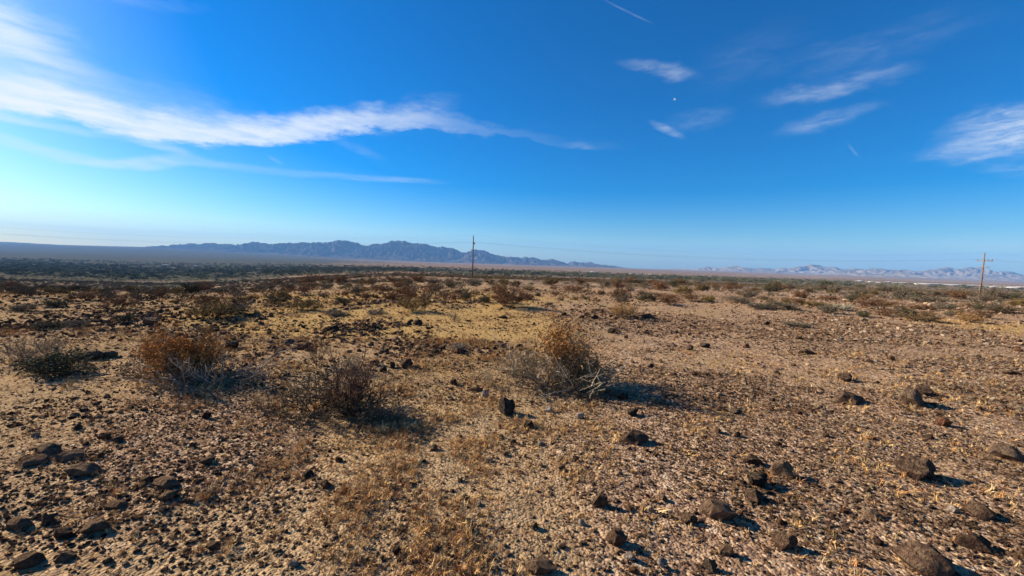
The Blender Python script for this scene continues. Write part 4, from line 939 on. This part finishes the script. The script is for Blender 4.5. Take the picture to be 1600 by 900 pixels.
e2, t2 = utility_pole(1531, 460, 9.1, 'wooden utility pole with a crossarm near the right edge', dist=88)
utility_pole(176, 456, 8.5, 'thin dark pole standing far off in the scrub at left', False, 138)
def wire(a, b, label, sag):
    m = MB(); t = np.linspace(0, 1, 40)[:, None]; P = np.array(a) * (1 - t) + np.array(b) * t; P[:, 2] -= sag * 4 * (t * (1 - t))[:, 0]
    o = link('power_wire', m_ := None) if False else None
    m.tube(P, 0.005, 3); o = link('power_wire', m.mesh('power_wire', M_WIRE)); tag(o, label, 'wire', None); return o
names = ['near lower', 'far lower', 'middle lower', 'top']
for i, nm in enumerate(names):
    wire(t1[i], t2[i], '%s wire slung between the middle pole and the right hand pole' % nm, 1.6 + .15 * i)
    lf = t1[i] + (t1[i] - t2[i]) * 1.0; lf.z = t1[i].z + (-1.0)
    wire(lf, t1[i], '%s wire running from the middle pole out to the left' % nm, 1.5 + .15 * i)
    rt = t2[i] + (t2[i] - t1[i]) * 1.0
    wire(t2[i], rt, '%s wire running from the right hand pole out of the picture' % nm, 1.5 + .15 * i)

# ------------------------------------------------------------------ far buildings
M_WHITE = plain('white_siding', (0.66, 0.64, 0.60), (0.55, 0.53, 0.50), .3); M_TANW = plain('tan_wall', (0.45, 0.37, 0.29), None, .3)
M_ROOFW = plain('white_roof', (0.68, 0.68, 0.66), (0.6, 0.6, 0.6), .3, .6); M_ROOFD = plain('dark_roof', (0.07, 0.075, 0.085), None, .3); M_DOOR = plain('dark_opening', (0.06, 0.06, 0.065), None, .3)
def building(px, py, wpx, hpx, dist, label, wall, roof, deep=18, doors=3):
    d = ray(px, py); p = Vector((d.x / d.y * dist, dist, 0)); p.z = dist * d.z / d.y
    s = dist / F_PX; w = wpx * s; h = max(hpx * s * 0.55, 2.6); gz = float(ground_z(p.x, p.y)) 
    e = empty('building', (p.x, p.y, gz - 0.3), math.atan2(-p.x, p.y) * 0.35); tag(e, label, 'building')
    m = MB(); m.box(-w / 2, w / 2, 0, deep, 0, h); link('wall', m.mesh('wall', wall), e)
    m = MB(); o = .5; k = h * .28
    m.raw([(-w / 2 - o, -o, h + .02), (w / 2 + o, -o, h + .02), (w / 2 + o, deep + o, h + .02), (-w / 2 - o, deep + o, h + .02), (-w / 2 - o, deep / 2, h + k + .6), (w / 2 + o, deep / 2, h + k + .6)],
          [(0, 1, 5, 4), (2, 3, 4, 5), (0, 4, 3, 3), (1, 2, 5, 5), (0, 3, 2, 1)])
    link('roof', m.mesh('roof', roof), e)
    for i in range(doors):
        m = MB(); x = -w / 2 + (i + .5) * w / doors; q = min(1.6, w / doors * .25); m.box(x - q, x + q, -.12, -.02, .3, h * .55); link('door', m.mesh('door', M_DOOR), e)
for a in [
    (1453, 447, 30, 3.0, 1150, 'long white building left of the right hand pole', M_WHITE, M_ROOFW), (1492, 450, 46, 2.6, 1150, 'longest pale building just left of the right hand pole', M_WHITE, M_ROOFW),
    (1552, 453, 8, 3.0, 1100, 'small white shed right of the right hand pole', M_WHITE, M_ROOFW), (1592, 457, 24, 2.6, 1000, 'white building at the right edge of the photo', M_WHITE, M_ROOFW),
    (1576, 453, 20, 2.2, 1080, 'dark roofed building near the right edge', M_TANW, M_ROOFD), (1344, 443, 6, 3.2, 1400, 'leftmost small white house on the far plain at right', M_WHITE, M_ROOFW),
    (1364, 444, 5, 2.8, 1400, 'second small white house from the left on the right plain', M_WHITE, M_ROOFW), (1389, 445, 7, 3.4, 1400, 'pale house with a wide front on the right plain', M_TANW, M_ROOFW),
    (1410, 445.5, 16, 2.0, 1350, 'long low pale building left of the long white one', M_TANW, M_ROOFW), (925, 429, 4, 4.2, 1500, 'tiny white tower like building over the woodland', M_WHITE, M_ROOFW),
    (256, 405, 8, 2.2, 1500, 'pale building in the dark plain at left', M_WHITE, M_ROOFW), (300, 407, 9, 2.0, 1500, 'pale building right of another in the dark plain at left', M_WHITE, M_ROOFW)]:
    building(*a)

# ------------------------------------------------------------------ labels: likes that share one are told apart by their order from the left
same = {}
for o in COL.objects:
    if o.parent is None and o.get('category') in ('shrub', 'stone'): same.setdefault(o['label'], []).append(o)
NTH = ['leftmost', 'second from the left', 'third from the left', 'fourth from the left', 'fifth from the left', 'sixth from the left', 'seventh from the left', 'eighth from the left']
def across(o):
    v = o.location; return v.dot(RT) / v.dot(fwd)
for lb, os_ in same.items():
    if len(os_) < 2: continue
    os_.sort(key=across)
    for k, o in enumerate(os_): o['label'] = '%s, %s' % (lb, 'rightmost' if k == len(os_) - 1 else NTH[k])

# ------------------------------------------------------------------ moon
d = ray(1054, 155); bm = bmesh.new(); bmesh.ops.create_uvsphere(bm, u_segments=24, v_segments=12, radius=190); me = bpy.data.meshes.new('moon'); bm.to_mesh(me); bm.free()
mm = bpy.data.materials.new('moonlight'); mm.use_nodes = True; h = NG(mm.node_tree); h.n.clear(); em = h.node('ShaderNodeEmission'); em.inputs[0].default_value = (0.62, 0.78, 0.98, 1); em.inputs[1].default_value = 0.26
oo = h.node('ShaderNodeOutputMaterial'); h.l.new(em.outputs[0], oo.inputs[0]); me.materials.append(mm)
o = link('moon', me, None, d * 85000); tag(o, 'small pale daytime moon in the blue sky right of centre', 'moon')

# ------------------------------------------------------------------ haze
hz = MB(); hz.box(-18000, 18000, -18000, 18000, -420, 700)
hm = bpy.data.materials.new('haze_air'); hm.use_nodes = True; h = NG(hm.node_tree); h.n.clear()
pv = h.node('ShaderNodeVolumePrincipled'); pv.inputs['Color'].default_value = (0.21, 0.49, 1.0, 1); pv.inputs['Density'].default_value = 5.0e-5; pv.inputs['Anisotropy'].default_value = 0.0
oo = h.node('ShaderNodeOutputMaterial'); h.l.new(pv.outputs[0], oo.inputs['Volume'])
o = link('haze', hz.mesh('haze', hm)); tag(o, kind='stuff'); o['label'] = 'thin blue haze filling the air over the plain'
